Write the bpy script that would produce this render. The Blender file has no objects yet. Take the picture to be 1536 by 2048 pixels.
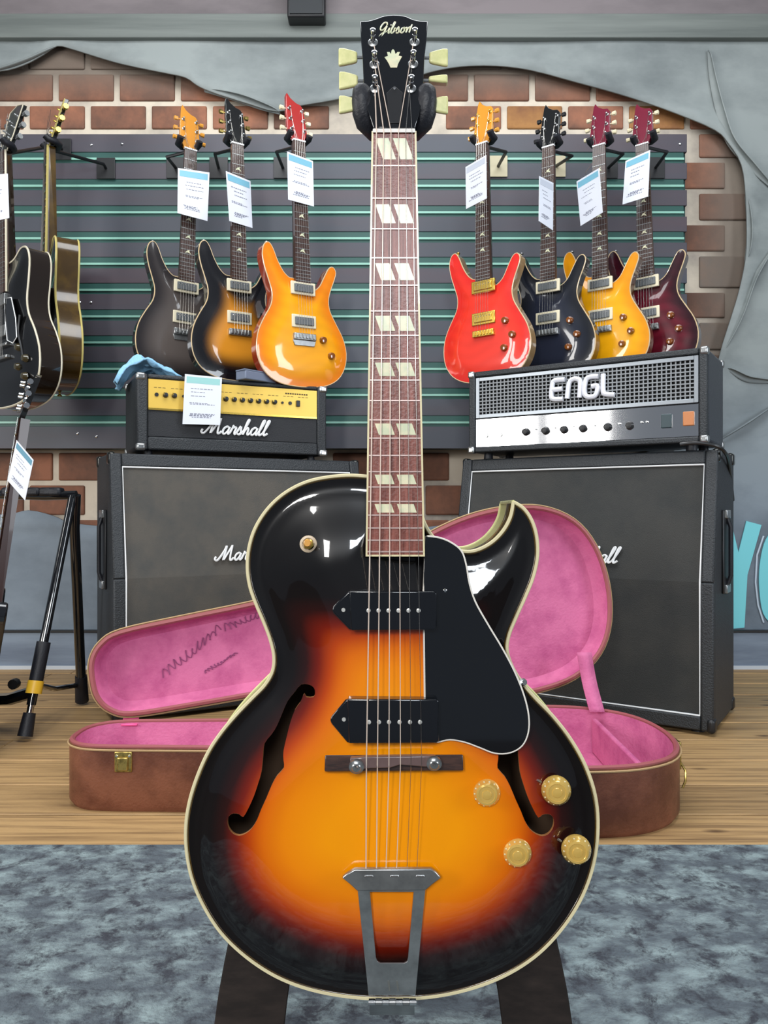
import bpy, math, random
import numpy as np
from mathutils import Vector, Matrix
from mathutils.geometry import delaunay_2d_cdt
random.seed(7)
SC = bpy.context.scene
COL = SC.collection
# ---------------------------------------------------------------- camera, world, lights, exposure
F = 1550.0; CAMH = 0.614
cd = bpy.data.cameras.new('camera'); cam = bpy.data.objects.new('camera', cd); COL.objects.link(cam)
cam.location = (0, 0, CAMH); cam.rotation_euler = (math.pi/2, 0, 0)
cd.sensor_fit = 'AUTO'; cd.sensor_width = 36; cd.lens = 36*F/2048; cd.clip_start = .02
SC.camera = cam
w = bpy.data.worlds.new('world'); SC.world = w; w.use_nodes = True
w.node_tree.nodes['Background'].inputs[0].default_value = (.78, .87, 1, 1)
w.node_tree.nodes['Background'].inputs[1].default_value = .17
def area(name, loc, look, sx, sy, power, color):
    l = bpy.data.lights.new(name, 'AREA'); l.shape = 'RECTANGLE'; l.size = sx; l.size_y = sy; l.energy = power; l.color = color
    o = bpy.data.objects.new(name, l); COL.objects.link(o); o.location = loc
    o.rotation_euler = (Vector(look)-Vector(loc)).to_track_quat('-Z', 'Y').to_euler(); return o
area('shop_window_light', (-.85, -1.9, 1.62), (0, 1.2, .7), .34, .95, 34, (1, .98, .95))  # assumed window behind the camera, unseen, placed for highlights on the archtop
area('assumed_highlight_light_b', (.15, -1.9, 1.85), (0, 1.2, .7), .6, .5, 26, (.88, .94, 1))  # second assumed light out of view, also set for the archtop's highlights
area('left_reflection_light_a', (-3.0, -.45, 1.45), (.6, 2.4, .8), .42, 1.5, 26, (1, .98, .95))  # added unseen lamp, placed where the chrome amplifier panel mirrors it
area('left_reflection_light_b', (-3.0, .3, 1.45), (.6, 2.4, .8), .42, 1.5, 26, (1, .98, .95))  # second added lamp, the gap breaks that reflection into bands
area('right_reflection_light', (3.0, .0, 1.35), (-.5, 2.4, .8), .8, 1.4, 36, (.86, .93, 1))  # unseen lamp added for the gold-panel amplifier and the guitars to reflect
area('back_wall_fill', (0, 1.3, 2.9), (0, 2.5, 0), 2.8, 1.2, 60, (.95, .98, 1))  # overhead fill added out of view to brighten the back wall
SC.view_settings.view_transform = 'Standard'; SC.view_settings.look = 'None'
SC.view_settings.gamma = 1; SC.view_settings.use_curve_mapping = False
SC.view_settings.exposure = 0.25

# ---------------------------------------------------------------- helpers
def P(px, py, Y): return Vector(((px-768)/F*Y, Y, CAMH-(py-1024)/F*Y))
def srgb(r, g, b):
    f = lambda c: (c/255/12.92) if c/255 <= .04045 else ((c/255+.055)/1.055)**2.4
    return (f(r), f(g), f(b), 1)
MATS = {}
def nd(nt, t, **kw):
    n = nt.nodes.new(t)
    for k, v in kw.items(): setattr(n, k, v)
    return n
def mat(name, c, rough=.5, metal=0, coat=0, noise=None, bump=None, attr=None, spec=None, rand=0, aniso=None):
    """noise=(scale,(sx,sy,sz),colour2,lo,hi) ; bump=(scale,strength)"""
    if name in MATS: return MATS[name]
    m = bpy.data.materials.new(name); m.use_nodes = True; nt = m.node_tree; b = nt.nodes['Principled BSDF']
    b.inputs['Base Color'].default_value = c; b.inputs['Roughness'].default_value = rough; b.inputs['Metallic'].default_value = metal
    if coat: b.inputs['Coat Weight'].default_value = coat; b.inputs['Coat Roughness'].default_value = .04
    if spec is not None: b.inputs['Specular IOR Level'].default_value = spec
    out = None
    geo = nd(nt, 'ShaderNodeNewGeometry')
    if attr:
        a = nd(nt, 'ShaderNodeAttribute', attribute_name=attr); out = a.outputs['Color']
    if noise:
        s, sc3, c2, lo, hi = noise
        mp = nd(nt, 'ShaderNodeMapping'); mp.inputs['Scale'].default_value = sc3; nt.links.new(geo.outputs['Position'], mp.inputs['Vector'])
        n = nd(nt, 'ShaderNodeTexNoise'); n.inputs['Scale'].default_value = s; n.inputs['Detail'].default_value = 6; n.inputs['Roughness'].default_value = .6
        nt.links.new(mp.outputs[0], n.inputs['Vector'])
        r = nd(nt, 'ShaderNodeMapRange'); r.inputs['From Min'].default_value = lo; r.inputs['From Max'].default_value = hi
        nt.links.new(n.outputs['Fac'], r.inputs['Value'])
        mx = nd(nt, 'ShaderNodeMix', data_type='RGBA'); nt.links.new(r.outputs[0], mx.inputs['Factor'])
        mx.inputs['A'].default_value = c; mx.inputs['B'].default_value = c2
        if out: nt.links.new(out, mx.inputs['A'])
        out = mx.outputs['Result']
    if rand:
        oi = nd(nt, 'ShaderNodeObjectInfo'); hs = nd(nt, 'ShaderNodeHueSaturation')
        r2 = nd(nt, 'ShaderNodeMapRange'); r2.inputs['To Min'].default_value = 1-rand; r2.inputs['To Max'].default_value = 1+rand
        nt.links.new(oi.outputs['Random'], r2.inputs['Value']); nt.links.new(r2.outputs[0], hs.inputs['Value'])
        if out: nt.links.new(out, hs.inputs['Color'])
        else: hs.inputs['Color'].default_value = c
        out = hs.outputs[0]
    if out: nt.links.new(out, b.inputs['Base Color'])
    if bump:
        n2 = nd(nt, 'ShaderNodeTexNoise'); n2.inputs['Scale'].default_value = bump[0]; n2.inputs['Detail'].default_value = 4
        nt.links.new(geo.outputs['Position'], n2.inputs['Vector'])
        bp = nd(nt, 'ShaderNodeBump'); bp.inputs['Strength'].default_value = bump[1]; bp.inputs['Distance'].default_value = .004
        nt.links.new(n2.outputs['Fac'], bp.inputs['Height']); nt.links.new(bp.outputs[0], b.inputs['Normal'])
    MATS[name] = m; return m

def catmull(pts, n=6, closed=False):
    pts = [Vector(p) for p in pts]; N = len(pts); out = []
    rng = range(N) if closed else range(N-1)
    for i in rng:
        if closed: p0, p1, p2, p3 = pts[i-1], pts[i], pts[(i+1) % N], pts[(i+2) % N]
        else: p0, p1, p2, p3 = pts[max(i-1, 0)], pts[i], pts[i+1], pts[min(i+2, N-1)]
        for k in range(n):
            t = k/n
            out.append(.5*((2*p1)+(p2-p0)*t+(2*p0-5*p1+4*p2-p3)*t*t+(3*p1-p0-3*p2+p3)*t**3))
    if not closed: out.append(pts[-1])
    return out

class MB:
    def __init__(s): s.v = []; s.f = []
    def add(s, vs, fs):
        k = len(s.v); s.v += [Vector(p) for p in vs]; s.f += [tuple(i+k for i in f) for f in fs]; return s
    def hexa(s, p):  # p: 8 points, bottom ring 0-3, top ring 4-7
        return s.add(p, [(3, 2, 1, 0), (4, 5, 6, 7), (0, 1, 5, 4), (1, 2, 6, 5), (2, 3, 7, 6), (3, 0, 4, 7)])
    def box(s, x0, x1, y0, y1, z0, z1):
        return s.hexa([(x0, y0, z0), (x1, y0, z0), (x1, y1, z0), (x0, y1, z0), (x0, y0, z1), (x1, y0, z1), (x1, y1, z1), (x0, y1, z1)])
    def prism(s, a, b):
        n = len(a); return s.add(list(a)+list(b), [tuple(range(n)), tuple(range(2*n-1, n-1, -1))]+[((i+1) % n, i, n+i, n+(i+1) % n) for i in range(n)])
    def slab(s, poly, d):  # poly list of 3D points, d: offset vector
        d = Vector(d); return s.prism([Vector(p) for p in poly], [Vector(p)+d for p in poly])
    def tube(s, pts, r, n=8, closed=False):
        pts = [Vector(p) for p in pts]; N = len(pts); k = len(s.v); up = None
        rs = r if isinstance(r, (list, tuple)) else [r]*N
        for i, p in enumerate(pts):
            a = pts[i-1] if (i or closed) else pts[i]; b = pts[(i+1) % N] if (i < N-1 or closed) else pts[i]
            t = (b-a).normalized()
            if up is None: up = Vector((0, 0, 1)) if abs(t.z) < .9 else Vector((1, 0, 0))
            u = (up-t*up.dot(t)); u = u.normalized() if u.length > 1e-6 else t.orthogonal().normalized(); up = u; w_ = t.cross(u)
            for j in range(n):
                th = 2*math.pi*j/n; s.v.append(p+(u*math.cos(th)+w_*math.sin(th))*rs[i])
        for i in range(N if closed else N-1):
            a = k+i*n; b = k+((i+1) % N)*n
            for j in range(n): s.f.append((a+j, a+(j+1) % n, b+(j+1) % n, b+j))
        if not closed: s.f.append(tuple(k+n-1-j for j in range(n))); s.f.append(tuple(k+(N-1)*n+j for j in range(n)))
        return s
    def lathe(s, prof, c, axis, n=20):
        axis = Vector(axis).normalized(); u = axis.orthogonal().normalized(); w_ = axis.cross(u); c = Vector(c); k = len(s.v)
        for r, h in prof:
            for j in range(n):
                th = 2*math.pi*j/n; s.v.append(c+axis*h+(u*math.cos(th)+w_*math.sin(th))*max(r, 1e-5))
        for i in range(len(prof)-1):
            a = k+i*n; b = a+n
            for j in range(n): s.f.append((a+j, a+(j+1) % n, b+(j+1) % n, b+j))
        s.f.append(tuple(k+n-1-j for j in range(n))); s.f.append(tuple(k+(len(prof)-1)*n+j for j in range(n))); return s
    def build(s, name, m, parent=None, world=False, smooth=True, bevel=0, label=None, cols=None, seg=2):
        o_ = Vector((0, 0, 0))
        if world and parent:
            q = parent
            while q: o_ += q.location; q = q.parent
        me = bpy.data.meshes.new(name); me.from_pydata([tuple(p-o_) for p in s.v], [], s.f); me.update()
        import bmesh
        bm = bmesh.new(); bm.from_mesh(me); bmesh.ops.recalc_face_normals(bm, faces=bm.faces) if cols is None else None
        bm.to_mesh(me); bm.free()
        if smooth:
            me.polygons.foreach_set('use_smooth', [True]*len(me.polygons)); me.set_sharp_from_angle(angle=math.radians(38))
        if cols is not None:
            ca = me.color_attributes.new('burst', 'FLOAT_COLOR', 'POINT')
            ca.data.foreach_set('color', np.asarray(cols, dtype=np.float32).ravel())
        me.materials.append(m)
        o = bpy.data.objects.new(name, me); COL.objects.link(o)
        if parent: o.parent = parent
        if bevel:
            b = o.modifiers.new('bevel', 'BEVEL'); b.width = bevel; b.segments = seg; b.limit_method = 'ANGLE'; b.angle_limit = math.radians(40)
        if label: o['label'] = label
        return o
def thing(name, label, cat, loc=(0, 0, 0), rot=(0, 0, 0), group=None):
    o = bpy.data.objects.new(name, None); o.empty_display_size = .05; COL.objects.link(o); o.location = loc; o.rotation_euler = rot
    o['label'] = label; o['category'] = cat
    if group: o['group'] = group
    return o
def tag(o, label, cat, group=None):
    o['label'] = label; o['category'] = cat
    if group: o['group'] = group
    return o
def struct(o): o['kind'] = 'structure'; return o
def sstep(a, b, x):
    t = np.clip((x-a)/(b-a), 0, 1); return t*t*(3-2*t)
def inside(px, py, poly):
    r = np.zeros(px.shape, bool); n = len(poly)
    for i in range(n):
        x0, y0 = poly[i]; x1, y1 = poly[(i+1) % n]
        if y0 == y1: continue
        c = ((y0 > py) != (y1 > py)) & (px < (x1-x0)*(py-y0)/(y1-y0)+x0); r ^= c
    return r
def dist_to(px, py, poly):
    d = np.full(px.shape, 1e9); n = len(poly)
    for i in range(n):
        x0, y0 = poly[i]; x1, y1 = poly[(i+1) % n]; dx, dy = x1-x0, y1-y0; L = dx*dx+dy*dy
        if L < 1e-14: continue
        t = np.clip(((px-x0)*dx+(py-y0)*dy)/L, 0, 1); d = np.minimum(d, np.hypot(px-x0-t*dx, py-y0-t*dy))
    return d
def sheet(outer, holes, sp):
    """triangulated 2D region with interior grid -> verts(np), faces"""
    xs = [p[0] for p in outer]; ys = [p[1] for p in outer]
    pts = []; edges = []
    for poly in [outer]+holes:
        k = len(pts); pts += [Vector((p[0], p[1])) for p in poly]; edges += [(k+i, k+(i+1) % len(poly)) for i in range(len(poly))]
    gx, gy = np.meshgrid(np.arange(min(xs), max(xs), sp), np.arange(min(ys), max(ys), sp)); gx = gx.astype(float); gy = gy.astype(float); gx[::2] += sp/2
    gx = gx.ravel(); gy = gy.ravel(); ok = inside(gx, gy, outer) & (dist_to(gx, gy, outer) > sp*.4)
    for h in holes: ok &= ~inside(gx, gy, h) & (dist_to(gx, gy, h) > sp*.4)
    pts += [Vector((a, b)) for a, b in zip(gx[ok], gy[ok])]
    V, _, Fc, *_ = delaunay_2d_cdt(pts, edges, [], 0, 1e-7)
    V = np.array([[p[0], p[1]] for p in V]); Fc = [tuple(f) for f in Fc]
    cx = np.array([V[list(f)].mean(0) for f in Fc]); ok = inside(cx[:, 0], cx[:, 1], outer)
    for h in holes: ok &= ~inside(cx[:, 0], cx[:, 1], h)
    return V, [f for f, k in zip(Fc, ok) if k]
def ramp(t, stops):
    t = np.asarray(t); out = np.zeros(t.shape+(4,)); xs = [s[0] for s in stops]
    for c in range(4): out[..., c] = np.interp(t, xs, [s[1][c] for s in stops])
    return out

# ---------------------------------------------------------------- script lettering (stroke letters)
LET = {
 'M': (2.05, [[(-.75, .55), (-.85, .2), (-.5, .0), (-.1, .5), (.35, 1.5), (.5, 2.1), (.5, 1.2), (.45, .05), (.8, .8), (1.25, 1.9), (1.35, 2.1), (1.35, 1.0), (1.45, .1), (1.7, .05), (1.95, .35)]]),
 'a': (1.15, [[(.85, .85), (.55, 1.05), (.15, .75), (.1, .2), (.4, .0), (.75, .4), (.9, 1.0), (.8, .3), (.95, .0), (1.2, .3)]]),
 'r': (.95, [[(.0, .3), (.2, .9), (.25, 1.2), (.4, .95), (.7, .95), (.6, .4), (.7, .0), (.98, .3)]]),
 's': (.85, [[(.0, .3), (.35, 1.15), (.5, .7), (.6, .25), (.4, .0), (.1, .1)], [(.5, .05), (.88, .3)]]),
 'h': (1.1, [[(.0, .3), (.35, 1.4), (.5, 2.1), (.3, 2.05), (.15, 1.0), (.1, .0), (.25, .6), (.55, 1.0), (.72, .7), (.7, .2), (.85, .0), (1.1, .3)]]),
 'l': (.7, [[(.0, .3), (.4, 1.4), (.55, 2.1), (.3, 2.05), (.15, 1.0), (.15, .25), (.3, .0), (.72, .3)]]),
 'G': (1.6, [[(1.15, 1.55), (1.0, 2.0), (.5, 2.0), (.1, 1.3), (.2, .7), (.6, .65), (1.0, 1.1), (1.15, 1.4), (1.0, .4), (.75, -.6), (.4, -.95), (.25, -.6), (.7, .0), (1.45, .4)]]),
 'i': (.5, [[(.0, .4), (.2, 1.0), (.15, .3), (.25, .0), (.5, .3)], [(.28, 1.45), (.3, 1.6)]]),
 'b': (.95, [[(.0, .3), (.35, 1.6), (.4, 2.1), (.2, 1.8), (.1, .4), (.3, .0), (.65, .3), (.6, .9), (.95, .85)]]),
 'o': (.95, [[(.55, 1.0), (.15, .8), (.1, .2), (.4, .0), (.7, .4), (.55, 1.0), (.95, .8)]]),
 'n': (1.2, [[(.0, .8), (.15, 1.0), (.15, .0), (.3, .7), (.6, 1.05), (.75, .7), (.75, .0), (.85, 1.3), (1.0, 1.4)]]),
 'E': (1.25, [[(1.0, 1.45), (.25, 1.45), (.05, 1.2), (.0, .3), (.2, .05), (.95, .0)], [(.05, .75), (.85, .78)]]),
 'N': (1.25, [[(.0, .0), (.1, 1.1), (.35, 1.4), (.7, 1.4), (.95, 1.15), (.95, .0)]]),
 'g': (1.35, [[(1.05, 1.45), (.35, 1.45), (.1, 1.15), (.05, .35), (.3, .02), (.8, .02), (1.0, .3), (1.0, .75), (.6, .75)]]),
 'L': (1.1, [[(.05, 1.6), (.1, .35), (.3, .1), (.95, .0)]]),
}
def lettering(txt, h, slant=.3, gap=0):
    x = 0; out = []
    for ch in txt:
        wd, st = LET[ch]
        for s_ in st: out.append([((x+p[0]+slant*p[1])*h, p[1]*h) for p in catmull([(a, b, 0) for a, b in s_], 4)])
        x += wd+gap
    return out, x*h
def letters_mb(strokes, fn, r, n=5):
    mb = MB()
    for s_ in strokes: mb.tube([fn(*p) for p in s_], r, n)
    return mb

# ---------------------------------------------------------------- materials
gloss_black = mat('gloss black', srgb(14, 16, 20), .12, coat=1)
satin_black = mat('satin black', srgb(22, 23, 26), .42)
rubber = mat('black rubber foam', srgb(20, 22, 30), .5, bump=(300, .2))
vinyl = mat('black textured vinyl', srgb(38, 42, 46), .5, bump=(260, .6))
cloth_brown = mat('brown grey speaker cloth', srgb(84, 80, 74), .85, noise=(9, (1, 1, 1), srgb(70, 70, 68), .4, .65), bump=(500, .5))
cloth_dark = mat('charcoal speaker cloth', srgb(58, 58, 56), .85, noise=(7, (1, 1, 1), srgb(48, 50, 50), .4, .65), bump=(500, .5))
white_pl = mat('white plastic', srgb(232, 234, 235), .35)
cream = mat('aged cream celluloid', srgb(222, 210, 168), .3, coat=.3)
cream_y = mat('yellowed cream celluloid', srgb(226, 222, 160), .25, coat=.5, noise=(90, (1, 1, 1), srgb(205, 206, 140), .4, .7))
pearl = mat('mother of pearl', srgb(232, 224, 190), .25, noise=(70, (1, 1, 1), srgb(205, 212, 180), .4, .6))
chrome = mat('chrome', (.8, .8, .8, 1), .1, metal=1)
nickel = mat('aged nickel', srgb(168, 170, 170), .28, metal=.85, noise=(40, (1, 1, 1), srgb(140, 142, 142), .4, .7))
white_metal = mat('polished pole metal', srgb(205, 205, 200), .25, metal=.3)
steel = mat('string steel', srgb(200, 196, 190), .25, metal=1)
brass = mat('aged brass', srgb(190, 165, 95), .3, metal=.9, noise=(120, (1, 1, 1), srgb(120, 105, 60), .45, .7))
gold_knob = mat('amber gold plastic', srgb(226, 186, 96), .15, metal=.35, coat=1)
gold_metal = mat('gold hardware', srgb(212, 178, 84), .25, metal=.9)
rosewood = mat('rosewood', srgb(146, 86, 74), .34, noise=(60, (7, 1, .35), srgb(96, 46, 36), .38, .66), bump=(300, .1))
rosewood2 = mat('dark rosewood', srgb(72, 48, 40), .3, coat=.4, noise=(60, (1, 1, 6), srgb(44, 30, 27), .4, .66))
mahog = mat('dark stained mahogany', srgb(48, 22, 18), .3, coat=.2)
side_dark = mat('dark stained rim wood', srgb(62, 44, 14), .2, coat=.6, noise=(9, (1, 1, 1), srgb(96, 72, 20), .45, .75))
inner_wood = mat('bare inner maple', srgb(92, 68, 48), .7)
burst_m = mat('sunburst lacquer', (1, 1, 1, 1), .3, coat=1, attr='burst', spec=.15)
burst_p = mat('flamed carved lacquer', (1, 1, 1, 1), .25, coat=1, attr='burst', spec=.2)
paper = mat('white price card', srgb(222, 226, 236), .4, coat=.3)
paper_blue = mat('blue card header', srgb(120, 178, 200), .45)
ink = mat('grey print', srgb(120, 122, 140), .6)
pink = mat('pink plush lining', srgb(204, 108, 150), .8, noise=(14, (1, 1, 1), srgb(176, 78, 126), .42, .7), bump=(160, .35))
pink_hot = mat('hot pink ribbon', srgb(240, 90, 150), .6)
pink_rim = mat('rose leather edging', srgb(150, 80, 82), .55)
leather = mat('worn brown leatherette', srgb(128, 78, 58), .42, noise=(9, (1, 1, 1), srgb(92, 50, 36), .38, .62), bump=(200, .3))
piping_m = mat('tan braid', srgb(170, 140, 100), .7)

# ---------------------------------------------------------------- floor, wall, trims
floor = MB().box(-3.2, 3.2, -.6, 3.2, -.06, -.022).build('floor', mat('floor base', srgb(40, 32, 26), .8), smooth=False); struct(floor)
wood = mat('worn pine boards', srgb(176, 142, 96), .55, noise=(9, (.28, 7, 1), srgb(92, 66, 42), .45, .76), bump=(60, .25), rand=.2)
nt = wood.node_tree; b = nt.nodes['Principled BSDF']; src = b.inputs['Base Color'].links[0].from_socket
geo = nd(nt, 'ShaderNodeNewGeometry'); mp = nd(nt, 'ShaderNodeMapping'); mp.inputs['Scale'].default_value = (1.2, 3.2, 1); nt.links.new(geo.outputs['Position'], mp.inputs['Vector'])
n = nd(nt, 'ShaderNodeTexVoronoi'); n.inputs['Scale'].default_value = 3.4; nt.links.new(mp.outputs[0], n.inputs['Vector'])
r = nd(nt, 'ShaderNodeMapRange'); r.inputs['From Min'].default_value = .13; r.inputs['From Max'].default_value = .03; nt.links.new(n.outputs['Distance'], r.inputs['Value'])
mx = nd(nt, 'ShaderNodeMix', data_type='RGBA'); nt.links.new(r.outputs[0], mx.inputs['Factor']); nt.links.new(src, mx.inputs['A']); mx.inputs['B'].default_value = srgb(70, 44, 26); nt.links.new(mx.outputs['Result'], b.inputs['Base Color'])
yb = 1.40; rows = []
while yb < 3.05:
    wd = .172; rows.append((yb, min(yb+wd, 3.06))); yb += wd
for i, (a, b) in enumerate(rows):
    x = -2.6-random.random()*.8
    while x < 2.4:
        L = random.uniform(1.5, 2.4)
        if x+L > -2.2: MB().box(x+.001, x+L-.001, a+.004, b-.004, -.022, 0).build('floor_board', wood, floor, smooth=False, bevel=.002, seg=1)
        x += L
rug_m = mat('mottled blue grey rug', srgb(84, 93, 100), .92, noise=(16, (1, 1.6, 1), srgb(138, 154, 156), .42, .66), bump=(120, 1))
nt = rug_m.node_tree; b = nt.nodes['Principled BSDF']; src = b.inputs['Base Color'].links[0].from_socket
geo = nd(nt, 'ShaderNodeNewGeometry'); n = nd(nt, 'ShaderNodeTexNoise'); n.inputs['Scale'].default_value = 26; n.inputs['Detail'].default_value = 8; n.inputs['Roughness'].default_value = .75; n.inputs['Distortion'].default_value = .3
nt.links.new(geo.outputs['Position'], n.inputs['Vector']); r = nd(nt, 'ShaderNodeMapRange'); r.inputs['From Min'].default_value = .48; r.inputs['From Max'].default_value = .62
nt.links.new(n.outputs['Fac'], r.inputs['Value']); mx = nd(nt, 'ShaderNodeMix', data_type='RGBA'); nt.links.new(r.outputs[0], mx.inputs['Factor'])
nt.links.new(src, mx.inputs['A']); mx.inputs['B'].default_value = srgb(54, 58, 66); nt.links.new(mx.outputs['Result'], b.inputs['Base Color'])
mbr = MB(); mbr.box(-2.2, 2.2, .35, 1.425, -.022, .004)
tag(mbr.build('rug', rug_m, smooth=False, bevel=.004), 'mottled blue grey rug covering the floor in front of the pine boards', 'rug')

WY = 3.05
mortar = mat('pale painted mortar', srgb(206, 194, 176), .8, noise=(3, (1, 1, 1), srgb(140, 132, 124), .45, .7))
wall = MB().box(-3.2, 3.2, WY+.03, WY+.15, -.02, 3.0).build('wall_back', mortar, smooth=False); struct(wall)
brick_m = mat('airbrushed red brown brick', srgb(142, 92, 68), .75, noise=(5, (1, 1, 1), srgb(96, 66, 52), .38, .62), rand=.2, bump=(60, .3))
brick_o = mat('ochre painted brick', srgb(170, 120, 66), .75, noise=(5, (1, 1, 1), srgb(120, 76, 50), .38, .62), rand=.15, bump=(60, .3))
brick_g = mat('grey brown faded brick', srgb(128, 104, 88), .8, noise=(5, (1, 1, 1), srgb(104, 98, 92), .38, .62), rand=.12, bump=(60, .3))
mort_y = [18, 82, 145, 208, 264, 321, 383, 446, 508, 581, 641, 705, 770, 835, 901, 966, 1035, 1100]
BR = WY+.03
brick_meshes = {}
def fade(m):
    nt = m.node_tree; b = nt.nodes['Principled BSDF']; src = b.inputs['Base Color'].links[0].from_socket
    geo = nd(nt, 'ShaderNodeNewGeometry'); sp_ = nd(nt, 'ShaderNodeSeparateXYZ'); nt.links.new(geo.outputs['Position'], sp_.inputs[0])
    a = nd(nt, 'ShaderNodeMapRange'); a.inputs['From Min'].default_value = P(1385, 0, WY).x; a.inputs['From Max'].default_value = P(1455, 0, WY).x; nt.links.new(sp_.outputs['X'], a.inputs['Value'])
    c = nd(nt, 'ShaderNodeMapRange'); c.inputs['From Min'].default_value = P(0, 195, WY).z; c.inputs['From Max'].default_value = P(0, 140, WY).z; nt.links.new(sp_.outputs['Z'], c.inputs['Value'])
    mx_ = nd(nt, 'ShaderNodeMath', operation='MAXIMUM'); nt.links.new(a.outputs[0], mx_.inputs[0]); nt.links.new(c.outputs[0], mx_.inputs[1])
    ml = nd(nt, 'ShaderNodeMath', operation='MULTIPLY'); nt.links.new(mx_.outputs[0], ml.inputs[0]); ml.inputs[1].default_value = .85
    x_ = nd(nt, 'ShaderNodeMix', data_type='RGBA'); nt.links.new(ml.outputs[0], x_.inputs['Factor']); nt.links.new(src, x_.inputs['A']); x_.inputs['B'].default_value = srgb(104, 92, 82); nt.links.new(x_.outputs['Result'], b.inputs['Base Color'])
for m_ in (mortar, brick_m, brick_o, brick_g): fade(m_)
def in_brick(px, py):
    if py < 208+60: return (px < 620 or px > 850) and (px < 1450)
    if px > 1368: return px < 1500 and py < 780
    if py > 850: return px < 205 or 700 < px < 930
    return False
for r_ in range(1, len(mort_y)-1):
    y0, y1 = mort_y[r_], mort_y[r_+1]
    for side in (0, 1):
        ph = ((112 if r_ % 2 == 0 else 54) if side == 0 else (942 if r_ % 2 == 0 else 1008))
        if side == 1 and r_ >= 4: ph = 1392 if r_ % 2 == 0 else 1455
        for k in range(-9, 9):
            a = ph+122*k; c = a+122
            if side == 0 and (a > 640 or c < -120): continue
            if side == 1 and (c < 760 or a > 1530 or (a < 700 and r_ < 12)): continue
            if not in_brick((a+c)/2, (y0+y1)/2): continue
            A = P(a+6, y0+5, BR); B = P(c-6, y1-5, BR); ww = B.x-A.x; hh = A.z-B.z
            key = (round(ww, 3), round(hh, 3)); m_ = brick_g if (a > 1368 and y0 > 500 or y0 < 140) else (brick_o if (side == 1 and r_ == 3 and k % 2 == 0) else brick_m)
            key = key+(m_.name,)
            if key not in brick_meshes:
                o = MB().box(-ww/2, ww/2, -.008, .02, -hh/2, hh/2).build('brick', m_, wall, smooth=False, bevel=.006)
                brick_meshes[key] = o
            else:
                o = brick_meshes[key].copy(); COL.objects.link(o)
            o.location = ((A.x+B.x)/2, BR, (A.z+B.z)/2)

# torn painted skin of the wall, with the brick showing through the tear
paint = mat('grey airbrushed wall paint', srgb(140, 147, 146), .7, noise=(1.6, (1, 1, 1.6), srgb(100, 107, 108), .4, .66), bump=(6, .5))
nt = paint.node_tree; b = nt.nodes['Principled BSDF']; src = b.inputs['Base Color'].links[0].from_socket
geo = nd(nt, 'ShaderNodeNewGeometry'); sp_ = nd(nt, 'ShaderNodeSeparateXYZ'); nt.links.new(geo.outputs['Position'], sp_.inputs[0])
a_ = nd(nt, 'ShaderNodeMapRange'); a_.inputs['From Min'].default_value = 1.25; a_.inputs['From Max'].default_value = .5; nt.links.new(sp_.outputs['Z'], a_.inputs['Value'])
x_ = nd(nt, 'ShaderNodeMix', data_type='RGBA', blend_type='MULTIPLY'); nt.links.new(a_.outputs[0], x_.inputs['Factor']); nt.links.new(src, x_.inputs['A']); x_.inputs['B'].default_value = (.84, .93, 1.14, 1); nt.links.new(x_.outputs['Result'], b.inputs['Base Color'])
def w2(px, py): q = P(px, py, WY); return (q.x, q.z)
hole_px = [(-260, 160), (-100, 150), (0, 150), (50, 137), (90, 115), (118, 97), (150, 104), (200, 120), (250, 135), (330, 153), (375, 163), (400, 180), (440, 196), (500, 214), (555, 228), (600, 216),
           (660, 206), (740, 190), (800, 172), (860, 152), (920, 140), (990, 137), (1060, 145), (1150, 170), (1250, 200), (1350, 235), (1425, 266), (1452, 292), (1478, 335), (1486, 400), (1487, 500),
           (1478, 560), (1462, 620), (1440, 690), (1420, 760), (1380, 840), (1300, 900), (1100, 1000), (930, 1040), (850, 1055), (720, 1060), (560, 1040), (300, 1050), (200, 1052), (140, 1044), (110, 1032), (60, 1021), (0, 1030), (-260, 1035)]
hole = [w2(*p) for p in hole_px]
hs = [tuple(p[:2]) for p in catmull([(a, b, 0) for a, b in hole], 3, True)]
outer = [(-3.2, 0), (3.2, 0), (3.2, 3.0), (-3.2, 3.0)]
V, Fc = sheet(outer, [hs], .05)
d = dist_to(V[:, 0], V[:, 1], hs)
lip = .022*np.exp(-(d/.05)**2)+.006*np.sin(V[:, 0]*7+V[:, 1]*3)*np.exp(-(d/.5))
mbw = MB(); mbw.v = [Vector((a, WY-.004-q, c)) for (a, c), q in zip(V, lip)]; mbw.f = list(Fc)
skin = mbw.build('plaster_skin', paint, wall)
sm = skin.modifiers.new('solid', 'SOLIDIFY'); sm.thickness = .006; sm.offset = 1
# curled flaps of torn paint
def flap(pts, wdt, name='torn_flap', lift=.05):
    mb = MB(); q = catmull([tuple(w2(a, b))+(0,) for a, b in pts], 6); n_ = len(q); rows_ = []
    for i, p in enumerate(q):
        t = (q[min(i+1, n_-1)]-q[max(i-1, 0)]).normalized(); nn = Vector((-t.y, t.x, 0)); k = math.sin(math.pi*i/(n_-1))**.6
        rw = []
        for j in range(7):
            th = j/6*2.2; rad = wdt*k/1.6+.002
            rw.append(Vector((p.x+nn.x*rad*math.sin(th), WY-.012-lift*k*(1-math.cos(th))*.4, p.y+nn.y*rad*math.sin(th))))
        rows_.append(rw)
    for i, rw in enumerate(rows_): mb.v += rw
    for i in range(n_-1):
        for j in range(6): a = i*7+j; mb.f.append((a, a+1, a+8, a+7))
    o = mb.build(name, paint, wall); s_ = o.modifiers.new('s', 'SOLIDIFY'); s_.thickness = .004
flap([(1412, 105), (1416, 160), (1430, 230), (1452, 292), (1500, 345), (1540, 380)], .03)
flap([(1487, 395), (1490, 470), (1486, 525)], .012)
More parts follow.
